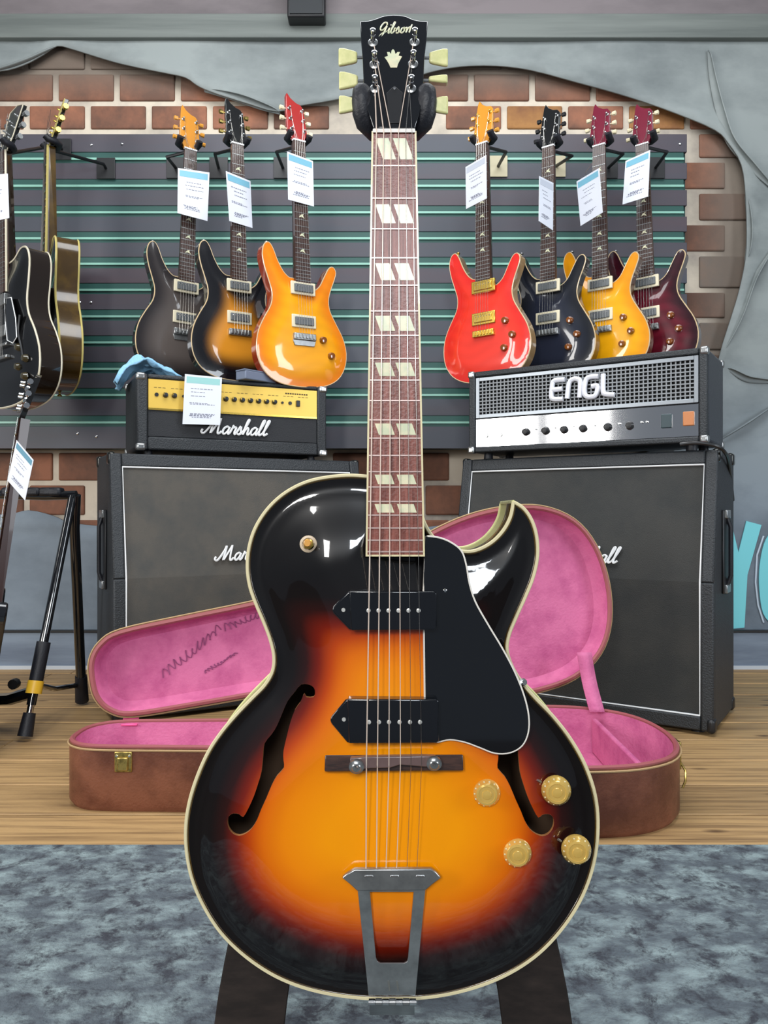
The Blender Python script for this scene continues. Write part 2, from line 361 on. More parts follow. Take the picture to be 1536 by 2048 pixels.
flap([(1540, 500), (1500, 560), (1470, 640), (1438, 710)], .02)
flap([(410, 187), (470, 205), (520, 222), (560, 232)], .03)
flap([(1440, 880), (1490, 850), (1545, 812)], .014)
flap([(1450, 740), (1490, 765), (1545, 768)], .03, lift=.03)
flap([(118, 95), (60, 125), (0, 145), (-60, 152)], .015)
cyan = mat('cyan painted letters', srgb(120, 208, 218), .6)
pale = mat('pale letter outline', srgb(190, 205, 220), .6)
def wallpoly(pts, m, name, thick=.004, Y=WY-.004): 
    mb = MB(); mb.slab([P(a, b, Y) for a, b in pts], (0, -thick, 0)); return mb.build(name, m, wall, smooth=False)
wallpoly([(1456, 1020), (1476, 1105), (1492, 1042), (1522, 1050), (1494, 1150), (1488, 1255), (1456, 1258)], cyan, 'painted_letter')
wallpoly([tuple(p[:2]) for p in catmull([(1572, 1050, 0), (1535, 1072, 0), (1520, 1120, 0), (1518, 1180, 0), (1530, 1235, 0), (1572, 1258, 0), (1620, 1235, 0), (1632, 1150, 0), (1615, 1075, 0)], 5, True)], cyan, 'painted_letter')
mb = MB(); mb.tube([P(a, b, WY-.006) for a, b in [(1527, 1072), (1514, 1110), (1511, 1165), (1516, 1210), (1527, 1245)]], .004, 5); mb.build('letter_outline', pale, wall)

trim_m = mat('grey painted timber', srgb(112, 118, 114), .6, noise=(3, (.3, 1, 6), srgb(92, 98, 95), .4, .65))
z0 = P(0, 84, WY).z; z1 = P(0, 36, WY).z
struct(MB().box(-3.2, 3.2, WY-.03, WY+.0, z0, z1).build('trim_1', trim_m, smooth=False, bevel=.004))
upper = mat('mauve grey painted plaster', srgb(120, 112, 114), .75, noise=(3, (.5, 1, 1.5), srgb(94, 88, 90), .4, .66))
struct(MB().box(-3.2, 3.2, WY-.022, WY+.0, z1, 3.0).build('trim_2', upper, smooth=False))
sb = thing('wall_speaker', 'small black box mounted high on the wall above the tear, cut by the top edge', 'speaker', P(612, 33, WY-.09))
l_ = sb.location
MB().box(-.072, .072, 0, .06, 0, .17).build('housing', satin_black, sb, bevel=.006)
MB().box(-.062, .062, -.004, 0, .01, .16).build('grille', mat('speaker mesh', srgb(30, 34, 38), .6), sb, smooth=False)
base_m = mat('blue grey skirting paint', srgb(126, 140, 156), .55, noise=(4, (.3, 1, 3), srgb(92, 104, 122), .4, .66))
bz = P(0, 1263, WY).z
struct(MB().box(-3.2, 3.2, WY-.02, WY, .0, bz).build('baseboard_back', base_m, smooth=False, bevel=.004))
struct(MB().box(-3.2, 3.2, WY-.028, WY, bz, bz+.008).build('trim_3', satin_black, smooth=False))
struct(MB().box(-3.2, 3.2, WY-.03, WY-.02, 0, .014).build('trim_4', mat('pale strip', srgb(190, 198, 206), .5), smooth=False))

# ---------------------------------------------------------------- slatwall
SY = 2.95
slat = thing('slatwall_panel', 'wide charcoal slatwall display panel with green metal inserts, fixed to the brick wall', 'display panel', (0, SY, P(0, 895, SY).z))
board_m = mat('charcoal slat board', srgb(62, 66, 76), .5, noise=(2.5, (.35, 1, 2), srgb(74, 62, 70), .4, .7))
green = mat('green metal insert', srgb(30, 78, 72), .5)
mint = mat('pale green insert lip', srgb(136, 186, 170), .4)
lines = [268, 318, 372, 425, 477, 528, 580, 633, 685, 738, 790, 845, 897]
xl, xr = P(-420, 0, SY).x, P(1374, 0, SY).x
MB().box(xl, xr, SY+.018, SY+.07, P(0, 897, SY).z, P(0, 268, SY).z).build('backing', mat('slat core', srgb(28, 60, 56), .7), slat, world=True, smooth=False)
for i in range(12):
    t = lines[i]; b_ = lines[i+1]; zt = P(0, t+(8 if i else 0), SY).z; zb = P(0, b_-(14 if i < 11 else 0), SY).z
    MB().box(xl, xr, SY, SY+.018, zb, zt).build('slat_board', board_m, slat, world=True, smooth=False, bevel=.001, seg=1)
    if i < 11:
        zc = P(0, b_, SY).z
        MB().hexa([(xl, SY+.004, zc-.0165), (xr-.012, SY+.004, zc-.0165), (xr-.012, SY+.018, zc-.0165), (xl, SY+.018, zc-.0165), (xl, SY+.004, zc-.004), (xr-.012, SY+.004, zc-.004), (xr-.012, SY+.018, zc-.004), (xl, SY+.018, zc-.004)]).build('insert', green, slat, world=True, smooth=False)
        MB().box(xl, xr-.012, SY+.003, SY+.018, zc+.006, zc+.028).build('insert', green, slat, world=True, smooth=False)
        MB().box(xl, xr-.012, SY-.003, SY+.012, zc-.004, zc+.004).build('insert_lip', mint, slat, world=True, smooth=False)
for a, b in [(155, 867), (193, 873), (183, 290), (244, 288), (160, 605), (182, 605), (1360, 288), (118, 645)]:
    MB().lathe([(.005, 0), (.005, .003), (.002, .005)], P(a, b, SY), (0, -1, 0), 8).build('screw', chrome, slat, world=True)

# ---------------------------------------------------------------- price cards
def card(q, Y0, label, head=True, name='price_card', seed=0, headm=None, tie=None):
    """q: tl,tr,br,bl picture corners of a hanging flat card; it is turned in depth as its slant shows"""
    (ax, ay), (bx, by), (cx, cy), (dx, dy) = q
    r_ = .5*((1024-ay)/(1024-by)+(1024-dy)/(1024-cy)); r_ = max(.93, min(1.07, r_)) if ay < 800 else 1.0
    yl = Y0; yr = Y0*r_
    tl, tr, br, bl = P(ax, ay, yl), P(bx, by, yr), P(cx, cy, yr), P(dx, dy, yl)
    t = thing(name, label, 'price tag', (tl+tr)/2)
    nn = (tr-tl).cross(bl-tl).normalized(); nn = nn if nn.y < 0 else -nn
    pt = lambda u, v, e=0: (tl*(1-u)*(1-v)+tr*u*(1-v)+br*u*v+bl*(1-u)*v)+nn*e
    MB().slab([pt(0, 0), pt(1, 0), pt(1, 1), pt(0, 1)], -nn*.0015).build('card', paper, t, world=True, smooth=False)
    if head: MB().slab([pt(.05, .04, .0004), pt(.95, .04, .0004), pt(.95, .17, .0004), pt(.05, .17, .0004)], -nn*.0003).build('header', headm or paper_blue, t, world=True, smooth=False)
    rr = random.Random(seed); mb = MB()
    for v in (.27, .34, .42, .56, .585, .78, .80, .82, .85):
        a = rr.uniform(.15, .3); b = rr.uniform(.55, .85); hh = .012 if v < .7 else .014
        u = a
        while u < b:
            du = rr.uniform(.03, .09); mb.add([pt(u, v, .0005), pt(min(u+du, b), v, .0005), pt(min(u+du, b), v+hh, .0005), pt(u, v+hh, .0005)], [(0, 1, 2, 3)]); u += du+.025
    o = mb.build('printed_text', ink, t, world=True, smooth=False); o['kind'] = 'stuff'
    if tie: MB().tube([pt(.45, .02), pt(.5, -.12)+Vector((0, .02, 0)), Vector((tie[0], tie[1], tie[2]))], .0008, 4).build('tie_string', steel, t, world=True)
    return t

# ---------------------------------------------------------------- solid body guitars on the wall
PRS = [(-.022, .348), (-.045, .352), (-.066, .37), (-.085, .402), (-.1, .438), (-.114, .455), (-.13, .446), (-.137, .415), (-.13, .375), (-.117, .335), (-.106, .295), (-.111, .255), (-.134, .215), (-.156, .17),
       (-.165, .12), (-.157, .07), (-.13, .03), (-.085, .006), (-.03, -.002), (.03, -.002), (.085, .006), (.13, .03), (.157, .07), (.165, .12), (.153, .17), (.128, .215), (.106, .255), (.1, .29), (.108, .325), (.122, .36), (.131, .39),
       (.122, .407), (.106, .402), (.088, .372), (.068, .336), (.045, .318), (.022, .315)]
def blend(c0, c1, t): return tuple(a*(1-t)+b*t for a, b in zip(c0, c1))
def solid_guitar(name_label, loc, yaw, roll, center, edge, rimc, hw, ring, headc, buttons, fade=(.0, .05), flame=.0, knobs=((.075, .15), (.105, .105), (.06, .07)), trem=True, birds=True, pitch=0.0, fb=None):
    t = thing('electric_guitar', name_label, 'guitar', loc, (pitch, roll, yaw), 'electric guitars hanging on the slatwall')
    out = [tuple(p[:2]) for p in catmull([(a, b, 0) for a, b in PRS], 3, True)]
    V, Fc = sheet(out, [], .011); d = dist_to(V[:, 0], V[:, 1], out)
    h = .009*sstep(0, .07, d)+.0
    tt = sstep(fade[0], fade[1], d)
    cols = ramp(tt, [(0, edge), (1, center)])
    if flame:
        fl = 1-flame*(.5+.5*np.sin(V[:, 1]*420+2.5*np.sin(V[:, 0]*30)))
        cols[:, :3] *= fl[:, None]
    mb = MB(); mb.v = [Vector((a, -q, c)) for (a, c), q in zip(V, h)]; mb.f = [tuple(reversed(f)) if Vector((0, -1, 0)).dot((Vector((V[f[1]][0]-V[f[0]][0], 0, V[f[1]][1]-V[f[0]][1]))).cross(Vector((V[f[2]][0]-V[f[0]][0], 0, V[f[2]][1]-V[f[0]][1])))) < 0 else f for f in Fc]
    mb.build('carved_top', burst_p, t, cols=cols)
    rim = mat('rim %.2f %.2f %.2f' % rimc[:3], rimc, .2, coat=1)
    MB().slab([(a, .001, c) for a, c in out], (0, .042, 0)).build('body', rim, t)
    MB().tube([(a, .0015, c) for a, c in out], .0022, 5, True).build('binding', mat('natural binding', srgb(205, 180, 140), .3, coat=.6), t)
    ht = -.006
    # neck and fretboard
    MB().prism([(-.027, .0, .34), (.027, .0, .34), (.02, .022, .34), (-.02, .022, .34)], [(-.021, .0, .80), (.021, .0, .80), (.015, .02, .80), (-.015, .02, .80)]).build('neck', mahog, t)
    fbm = fb or rosewood2
    MB().prism([(-.028, ht-.008, .335), (.028, ht-.008, .335), (.028, 0, .335), (-.028, 0, .335)], [(-.0215, ht-.004, .80), (.0215, ht-.004, .80), (.0215, 0, .80), (-.0215, 0, .80)]).build('fretboard', fbm, t, smooth=False)
    fm = MB()
    for k in range(1, 23):
        z = .80-.635*(1-2**(-k/12)); wv = .0215+(.0065)*(.8-z)/.465; yy = ht-.004-.004*(.8-z)/.465
        fm.box(-wv, wv, yy-.0012, yy, z-.0009, z+.0009)
    fm.build('frets', nickel, t, smooth=False)['kind'] = 'stuff'
    for k in (3, 5, 7, 9, 12, 15):
        z = .80-.635*(1-2**(-(k-.5)/12)); yy = ht-.004-.004*(.8-z)/.465
        MB().add([(-.010, yy-.0004, z-.004), (.0, yy-.0004, z-.001), (.011, yy-.0004, z-.006), (.004, yy-.0004, z+.004), (.009, yy-.0004, z+.009), (-.003, yy-.0004, z+.005)], [(0, 1, 2, 3, 4, 5)]).build('inlay', pearl, t, smooth=False)
    MB().box(-.022, .022, ht-.006, .001, .80, .805).build('nut', white_pl, t, smooth=False)
    # headstock leaning back
    hp = [(-.021, 0), (-.036, .03), (-.034, .09), (-.029, .15), (-.024, .163), (-.012, .146), (.006, .134), (.022, .13), (.031, .118), (.035, .03), (.021, 0)]
    A = [(a, ht+.002+b*.18, .805+b) for a, b in hp]
    MB().prism(A, [(a, y+.013, z) for a, y, z in A]).build('headstock', headc, t, bevel=.0015)
    for s in (-1, 1):
        for k in range(3):
            zz = .035+.036*k; xe = s*(.036 if s < 0 else .034); xe *= (1-.08*k)
            y = ht+.002+zz*.18
            MB().lathe([(.0055, 0), (.0055, .002), (.003, .003), (.003, .012), (.001, .013)], (s*.023, y, .805+zz), (0, -1, .18), 10).build('tuner_post', hw, t)
            MB().tube([(xe*.9, y+.007, .805+zz), (xe+s*.008, y+.007, .805+zz), (xe+s*.010, y+.007, .805+zz), (xe+s*.022, y+.007, .805+zz), (xe+s*.024, y+.007, .805+zz)], [.0025, .0025, .007, .008, .004], 8).build('tuner_button', buttons, t)
    # pickups
    for z in (.318, .21):
        MB().box(-.044, .044, -.014, -.004, z-.021, z+.021).build('pickup_ring', ring, t, bevel=.002)
        pk = MB().box(-.034, .034, -.019, -.005, z-.013, z+.013).build('pickup', hw if ring is gold_metal else mat('pickup grey', srgb(92, 96, 98), .35), t, bevel=.002)
        mb = MB()
        for k in range(6): mb.lathe([(.0022, 0), (.0016, .001)], (-.026+.0104*k, -.019, z+.006), (0, -1, 0), 6)
        mb.build('pole_pieces', chrome, pk)
    MB().box(-.04, .04, -.02, -.005, .148, .17).build('bridge', hw, t, bevel=.002)
    if trem: MB().slab([(-.042, -.009, .148), (.042, -.009, .148), (.036, -.009, .13), (-.036, -.009, .13)], (0, -.004, 0)).build('bridge_plate', hw, t, bevel=.001)
    for k in range(6): MB().box(-.034+.012*k, -.026+.012*k, -.024, -.02, .152, .168).build('saddle', hw, t, bevel=.001, seg=1)
    for a, b in knobs: MB().lathe([(.0125, 0), (.0125, .006), (.010, .013), (.006, .014)], (a, -.007, b), (0, -1, 0), 14).build('knob', rimk, t)
    sm_ = MB()
    for k in range(6):
        a = -.025+.01*k; b = -.0165+.0066*k; pz = .84+.036*(2-k if k < 3 else k-3); px_ = -.023 if k < 3 else .023
        sm_.tube([(a, -.026, .16), (b, -.013, .805), (px_*.9, -.002+.18*(pz-.805)-.01, pz)], .00045, 4)
    sm_.build('strings', steel, t, smooth=False)
    MB().lathe([(.004, 0), (.003, .006), (.007, .01), (.006, .013)], (0, .02, 0), (0, 0, -1), 10).build('strap_button', hw, t)
    if name_label: MB().lathe([(.004, 0), (.003, .006), (.007, .01), (.006, .013)], (-.113, .02, .45), (0, 0, 1), 10).build('strap_button', hw, t)
    return t
rimk = mat('amber speed knob', srgb(120, 66, 20), .15, coat=1)
def hook(yk, wall_pt, label, plate=None, bend=None):
    """padded yoke holding a neck, with a bent arm back to the slatwall"""
    t = thing('guitar_hanger', label, 'hanger', wall_pt, group='padded hangers on the slatwall')
    y = Vector(yk)
    MB().box(wall_pt.x-.035, wall_pt.x+.035, SY-.008, SY-.0035, wall_pt.z-.04, wall_pt.z+.04).build('plate', plate or satin_black, t, world=True, smooth=False, bevel=.001)
    MB().tube([wall_pt+Vector((0, -.006, 0)), wall_pt+Vector((0, -.012, .0))]+([bend] if bend else [wall_pt+Vector((0, -.03, .005))])+[y+Vector((0, .05, .0)), y+Vector((0, .03, 0))], .006, 8).build('arm', satin_black, t, world=True)
    return t, y
def yoke(t, y, yaw):
    c, s = math.cos(yaw), math.sin(yaw)
    L = lambda a, b, z: Vector((y.x+a*c-b*s, y.y+a*s+b*c, y.z+z))
    MB().tube([L(-.034, -.014, .012), L(-.034, -.005, .003), L(-.032, .02, 0), L(-.015, .034, 0), L(.015, .034, 0), L(.032, .02, 0), L(.034, -.005, .003), L(.034, -.014, .012)], .0115, 10).build('yoke', rubber, t, world=True)

def R(d): return math.radians(d)
K = {}
H_blk = mat('black headstock', srgb(16, 16, 16), .15, coat=1)
H_org = mat('amber headstock', srgb(206, 136, 40), .2, coat=1)
H_red = mat('red headstock', srgb(160, 34, 30), .2, coat=1)
H_wine = mat('wine headstock', srgb(110, 20, 44), .2, coat=1)
ringc = mat('cream pickup ring', srgb(216, 206, 178), .35)
pearl_b = mat('pearl button', srgb(226, 214, 180), .25, coat=.5)
amber_b = mat('amber button', srgb(214, 150, 60), .25, coat=.5)
guitars = [
 # label, nut px, bottom px, Y, yaw, centre, edge, rim, hw, ring, head, buttons, wall px
 ('dark grey electric guitar with pale edge and amber headstock, leftmost over the gold-panel amplifier', (378, 298), (365, 757), 2.72, 33, srgb(88, 80, 76), srgb(30, 26, 28), srgb(26, 22, 22), nickel, ringc, H_org, amber_b, (352, 345), (.0, .09)),
 ('tobacco sunburst electric guitar with black horns and black headstock, middle of the left three', (474, 292), (478, 760), 2.65, 33, srgb(214, 140, 40), srgb(16, 16, 20), srgb(20, 18, 20), nickel, ringc, H_blk, brass, (438, 345), (.035, .10)),
 ('honey orange flamed electric guitar with red headstock, above the right end of the gold-panel amplifier', (597, 288), (608, 772), 2.575, 33, srgb(240, 162, 10), srgb(228, 122, 10), srgb(150, 50, 20), nickel, ringc, H_red, pearl_b, (566, 345), (.0, .06)),
 ('bright scarlet electric guitar with gold pickups and amber headstock', (966, 288), (972, 762), 2.61, -36, srgb(230, 56, 40), srgb(214, 40, 34), srgb(150, 120, 80), gold_metal, gold_metal, H_org, amber_b, (996, 342), (.0, .05)),
 ('black electric guitar with dark headstock, between the scarlet and the yellow ones', (1098, 296), (1098, 758), 2.68, -36, srgb(34, 38, 52), srgb(16, 18, 24), srgb(16, 16, 18), nickel, ringc, H_blk, satin_black, (1112, 342), (.0, .08)),
 ('amber yellow electric guitar with wine headstock, behind the silver-grille amplifier', (1200, 292), (1204, 752), 2.69, -36, srgb(238, 166, 16), srgb(220, 140, 14), srgb(90, 50, 20), nickel, ringc, H_wine, pearl_b, (1216, 345), (.0, .05)),
 ('dark wine red flamed electric guitar with pearl tuners, rightmost on the wall', (1288, 288), (1299, 748), 2.70, -36, srgb(96, 18, 34), srgb(40, 8, 20), srgb(60, 14, 30), nickel, ringc, H_wine, pearl_b, (1310, 345), (.0, .06)),
]
for i, (lb, nut, bot, Y, yaw, ce, ed, ri, hw, rg, hd, bt, wp, fd) in enumerate(guitars):
    a = P(nut[0], nut[1], Y); b_ = P(bot[0], bot[1], Y)
    roll = math.atan2(a.x-b_.x, a.z-b_.z)/math.cos(R(yaw))
    g = solid_guitar(lb, b_, R(yaw), roll, ce, ed, ri, hw, rg, hd, bt, fade=fd, flame=(.35 if i == 6 else (.08 if i in (2, 3, 5) else 0)), knobs=((.07, .155), (.1, .105)) if i < 3 else ((.08, .19), (.105, .14), (.075, .10)), trem=i in (0, 2))
    sc = (a-b_).length/.80; g.scale = (sc, sc, sc)
    t, y = hook(a+Vector((0, 0, .018)), P(wp[0], wp[1]-8, SY), 'black padded hanger with bent arm holding the '+['dark grey', 'tobacco sunburst', 'honey orange', 'bright scarlet', 'plain black', 'amber yellow', 'wine red'][i]+' guitar', mat('pale plate', srgb(186, 176, 146), .5) if i in (3, 4) else None, P(nut[0]+(-44 if i < 3 else 46), nut[1]+16, 2.80))
    yoke(t, y, R(yaw))
cards = [
 ([(356, 336), (419, 345), (415, 442), (355, 426)], 2.655, 'glossy price card on the neck of the dark grey guitar'),
 ([(452, 342), (501, 362), (505, 456), (459, 442)], 2.59, 'price card tied to the tobacco sunburst guitar neck'),
 ([(574.6, 303), (626, 322), (628, 413), (576.6, 399)], 2.515, 'price card on the honey orange guitar, just below its red headstock'),
 ([(931, 334), (972, 310), (973, 397), (932, 418)], 2.555, 'greyish price card with no blue header on the scarlet guitar neck'),
 ([(1079, 352), (1107, 366), (1106, 461), (1078, 442)], 2.575, 'narrow edge-turned price card on the black guitar neck'),
 ([(1153, 363), (1198, 336), (1205, 425), (1161, 452)], 2.64, 'tilted price card with blue header on the amber yellow guitar'),
 ([(1251, 322), (1300, 300), (1296, 393), (1245, 409)], 2.65, 'price card with strong blue header on the wine red guitar'),
]
for i, (q, Y, lb) in enumerate(cards): card(q, Y, lb, seed=i, head=True, tie=P(guitars[i][1][0], guitars[i][1][1]+14, guitars[i][3]-.006), headm=mat('faded grey header', srgb(190, 196, 208), .5) if i in (3, 4) else None)

# ---------------------------------------------------------------- semi hollow guitars at the left
ES = [(-.024, .455), (-.06, .462), (-.1, .485), (-.135, .478), (-.15, .44), (-.142, .38), (-.13, .32), (-.14, .27), (-.172, .22), (-.198, .16), (-.2, .1), (-.178, .05), (-.13, .015), (-.06, 0), (0, -.003)]
ES = ES+[(-a, b) for a, b in reversed(ES[:-1])]
def semi_guitar(label, loc, yaw, roll, topc, edgec, rimm, bindm, hwm, nutlen=.82):
    t = thing('semi_hollow_guitar', label, 'guitar', loc, (0, roll, yaw), 'semi hollow guitars hanging at the left')
    out = [tuple(p[:2]) for p in catmull([(a, b, 0) for a, b in ES], 3, True)]
    V, Fc = sheet(out, [], .014); d = dist_to(V[:, 0], V[:, 1], out); h = .012*sstep(0, .09, d)
    mb = MB(); mb.v = [Vector((a, -q, c)) for (a, c), q in zip(V, h)]; mb.f = list(Fc); mb.build('arched_top', burst_p, t, cols=ramp(sstep(.01, .12, d), [(0, edgec), (1, topc)]))
    MB().slab([(a, .001, c) for a, c in out], (0, .07, 0)).build('body', rimm, t)
    MB().tube([(a, .001, c) for a, c in out], .0035, 5, True).build('front_binding', bindm, t)
    MB().tube([(a, .071, c) for a, c in out], .003, 5, True).build('back_binding', bindm, t)
    MB().prism([(-.026, .0, .40), (.026, .0, .40), (.02, .026, .40), (-.02, .026, .40)], [(-.021, .0, nutlen), (.021, .0, nutlen), (.015, .02, nutlen), (-.015, .02, nutlen)]).build('neck', rimm, t)
    MB().prism([(-.028, -.018, .36), (.028, -.018, .36), (.028, -.002, .36), (-.028, -.002, .36)], [(-.0215, -.008, nutlen), (.0215, -.008, nutlen), (.0215, 0, nutlen), (-.0215, 0, nutlen)]).build('fretboard', rosewood2, t, smooth=False)
    for s in (-1, 1): MB().tube([(s*.0285, -.013, .36), (s*.022, -.005, nutlen)], .004, 5).build('neck_binding', bindm, t)
    fm = MB()
    for k in range(1, 21):
        z = nutlen-.628*(1-2**(-k/12)); wv = .0215+.0065*(nutlen-z)/.46; yy = -.008-.01*(nutlen-z)/.46; fm.box(-wv, wv, yy-.0012, yy, z-.001, z+.001)
    fm.build('frets', hwm, t, smooth=False)['kind'] = 'stuff'
    hp = [(-.021, 0), (-.036, .05), (-.043, .16), (-.02, .168), (0, .174), (.02, .168), (.043, .16), (.036, .05), (.021, 0)]
    A = [(a, b*.28, nutlen+b) for a, b in hp]
    MB().prism(A, [(a, y+.014, z) for a, y, z in A]).build('headstock', H_blk, t, bevel=.0015)
    MB().tube(A, .0018, 4, True).build('headstock_binding', bindm, t)
    for s in (-1, 1):
        for k in range(3):
            zz = .04+.042*k; y = zz*.28
            MB().lathe([(.005, 0), (.003, .003), (.003, .012)], (s*.026, y, nutlen+zz), (0, -1, .28), 8).build('tuner_post', hwm, t)
            MB().tube([(s*.038, y+.01, nutlen+zz), (s*.05, y+.01, nutlen+zz), (s*.052, y+.01, nutlen+zz), (s*.068, y+.01, nutlen+zz)], [.003, .003, .008, .009], 8).build('tuner_button', hwm, t)
    for z in (.335, .235): MB().box(-.036, .036, -.024, -.008, z-.018, z+.018).build('pickup', hwm, t, bevel=.002)
    MB().box(-.045, .045, -.026, -.01, .185, .195).build('bridge', hwm, t, bevel=.002)
    MB().box(-.045, .045, -.026, -.01, .145, .157).build('tailpiece', hwm, t, bevel=.003)
    pg = [(.03, .335), (.075, .33), (.1, .26), (.105, .2), (.08, .185), (.045, .2), (.035, .26)]
    MB().slab([(a, -.02, b) for a, b in pg], (0, .002, 0)).build('pickguard', gloss_black, t, smooth=False)
    MB().tube([(a, -.021, b) for a, b in pg], .0016, 4, True).build('pickguard_edge', white_pl, t)
    for a, b in ((.1, .17), (.14, .13), (.095, .11), (.135, .075)): MB().lathe([(.013, 0), (.012, .006), (.009, .014), (.004, .015)], (a, -.009, b), (0, -1, 0), 12).build('knob', mat('dark knob', srgb(60, 52, 30), .12, coat=1), t)
    for s in (-1, 1):
        q = catmull([(s*.11, -.0125, .27), (s*.1, -.0135, .22), (s*.115, -.0125, .17), (s*.125, -.012, .13)], 4); MB().tube(q, [.004]*len(q), 5).build('sound_hole', satin_black, t)
    sm_ = MB()
    for k in range(6): sm_.tube([(-.026+.0104*k, -.028, .15), (-.026+.0104*k, -.029, .19), (-.0165+.0066*k, -.011, nutlen), ((-.026 if k < 3 else .026)*.9, .004, nutlen+.04+.04*(k % 3))], .0006, 4)
    sm_.build('strings', steel, t, smooth=False)
    MB().lathe([(.004, 0), (.003, .008), (.008, .012), (.007, .016)], (0, .035, 0), (0, 0, -1), 10).build('strap_button', hwm, t)
    return t
bind_pale = mat('pale binding', srgb(200, 192, 170), .35)
bind_gold = mat('gold binding', srgb(196, 180, 110), .35)
def place_semi(label, nut, bot, Y, yaw, *a):
    A = P(nut[0], nut[1], Y); B = P(bot[0], bot[1], Y); g = semi_guitar(label, B, R(yaw), math.atan2(A.x-B.x, A.z-B.z)/math.cos(R(yaw)), *a); s = (A-B).length/.82; g.scale = (s, s, s); return A
A1 = place_semi('black semi hollow guitar with pale binding, cut by the left edge', (2, 300), (16, 812), 2.52, -38, srgb(14, 13, 14), srgb(10, 10, 11), mat('black brown rim', srgb(30, 20, 12), .12, coat=1), bind_pale, nickel)
A2 = place_semi('dark brown and gold semi hollow guitar turned edge-on, second from the left', (96, 295), (97, 782), 2.70, -58, srgb(38, 26, 8), srgb(16, 12, 8), side_dark, bind_gold, gold_metal)
for A_, wp, yw, lb in ((A1, (125, 300), -38, 'black padded hanger holding the black guitar at the left edge'), (A2, (213, 338), -58, 'black padded hanger with square plate holding the edge-on brown guitar')):
    t, y = hook(A_+Vector((0, 0, .012)), P(wp[0], wp[1], SY), lb); yoke(t, y, R(yw))
card([(-40, 352), (15, 347), (18, 436), (-40, 448)], 2.3, 'price card cut by the left edge of the picture', seed=11, head=False)

# ---------------------------------------------------------------- speaker cabinets and amplifier heads
def cabinet(label, loc, yaw, W, cloth, logo_x):
    t = thing('speaker_cabinet', label, 'speaker', loc, (0, 0, yaw), 'angled speaker cabinets')
    D = .33; zf = .42; zt = .79; ln = .07; zb = .012
    prof = [(.014, zb), (.014, zf), (ln+.014, zt-.004), (ln+.03, zt), (D-.01, zt), (D, zt-.01), (D, zb)]
    MB().prism([(0, a, b) for a, b in prof], [(W, a, b) for a, b in prof]).build('cabinet_shell', vinyl, t, bevel=.008)
    fr = .034
    def yf(z): return 0 if z <= zf else (z-zf)/(zt-zf)*ln
    def strip(x0, x1, z0, z1, name='front_frame'):
        mb = MB(); zs = [z0]+([zf] if z0 < zf < z1 else [])+[z1]
        for a, b in zip(zs[:-1], zs[1:]):
            mb.hexa([(x0, yf(a), a), (x1, yf(a), a), (x1, yf(a)+.02, a), (x0, yf(a)+.02, a), (x0, yf(b), b), (x1, yf(b), b), (x1, yf(b)+.02, b), (x0, yf(b)+.02, b)])
        return mb.build(name, vinyl, t, bevel=.005)
    strip(0, fr, zb, zt-.001); strip(W-fr, W, zb, zt-.001); strip(fr, W-fr, zb, zb+.04); strip(fr, W-fr, zt-.04, zt-.001)
    for a, b in ((zb+.04, zf), (zf, zt-.04)):
        MB().hexa([(fr, yf(a)+.008, a), (W-fr, yf(a)+.008, a), (W-fr, yf(a)+.02, a), (fr, yf(a)+.02, a), (fr, yf(b)+.008, b), (W-fr, yf(b)+.008, b), (W-fr, yf(b)+.02, b), (fr, yf(b)+.02, b)]).build('grille_cloth', cloth, t, smooth=False)
    e = .0025; pp = [(fr+e, yf(zb+.042)+.004, zb+.042), (fr+e, .004, zf), (fr+e, yf(zt-.042)+.004, zt-.042), (W-fr-e, yf(zt-.042)+.004, zt-.042), (W-fr-e, .004, zf), (W-fr-e, .004, zb+.042)]
    MB().tube(pp, .0028, 6, True).build('piping', white_pl, t)
    st, wd = lettering('Marshall', .021); z0 = .465
    f_ = lambda a, b: Vector((logo_x+a, yf(z0+b)-.002, z0+b))
    letters_mb(st, f_, .0034).build('script_logo', white_pl, t)
    for x in (.0, W):
        s = -1 if x == 0 else 1
        hd = MB().box(min(x, x+s*.006), max(x, x+s*.006), .12, .22, .38, .62).build('handle_plate', satin_black, t, bevel=.004)
        MB().tube([(x+s*.006, .17, .40), (x+s*.016, .17, .43), (x+s*.016, .17, .57), (x+s*.006, .17, .60)], .006, 8).build('handle_grip', rubber, hd)
        for zz in (.392, .608): MB().box(min(x+s*.004, x+s*.012), max(x+s*.004, x+s*.012), .14, .20, zz-.012, zz+.012).build('handle_cap', nickel, hd, bevel=.002)
        for (yy, zz) in ((ln+.02, zt-.016), (D-.016, zt-.016), (.014, zb+.016), (D-.016, zb+.016)):
            MB().box(x-.018 if s > 0 else x-.004, x+.004 if s > 0 else x+.018, yy-.02, yy+.02, zz-.02, zz+.02).build('corner_protector', satin_black if zz < .4 else corner_m, t, bevel=.009, seg=3)
    for x in (.05, W-.05):
        for y in (.05, D-.05): MB().lathe([(.02, 0), (.017, .014)], (x, y, 0), (0, 0, 1), 12).build('foot', rubber, t)
    return t
corner_m = mat('dark nickel corner', srgb(60, 60, 58), .22, metal=.8)
cabinet('black angled speaker cabinet with brownish cloth, under the gold-panel amplifier', (-.779, 2.23, 0), R(28), .82, cloth_brown, .315)
cabinet('black angled speaker cabinet with charcoal cloth, under the silver-grille amplifier', (.227, 2.546, 0), R(-33), .80, cloth_dark, .352)

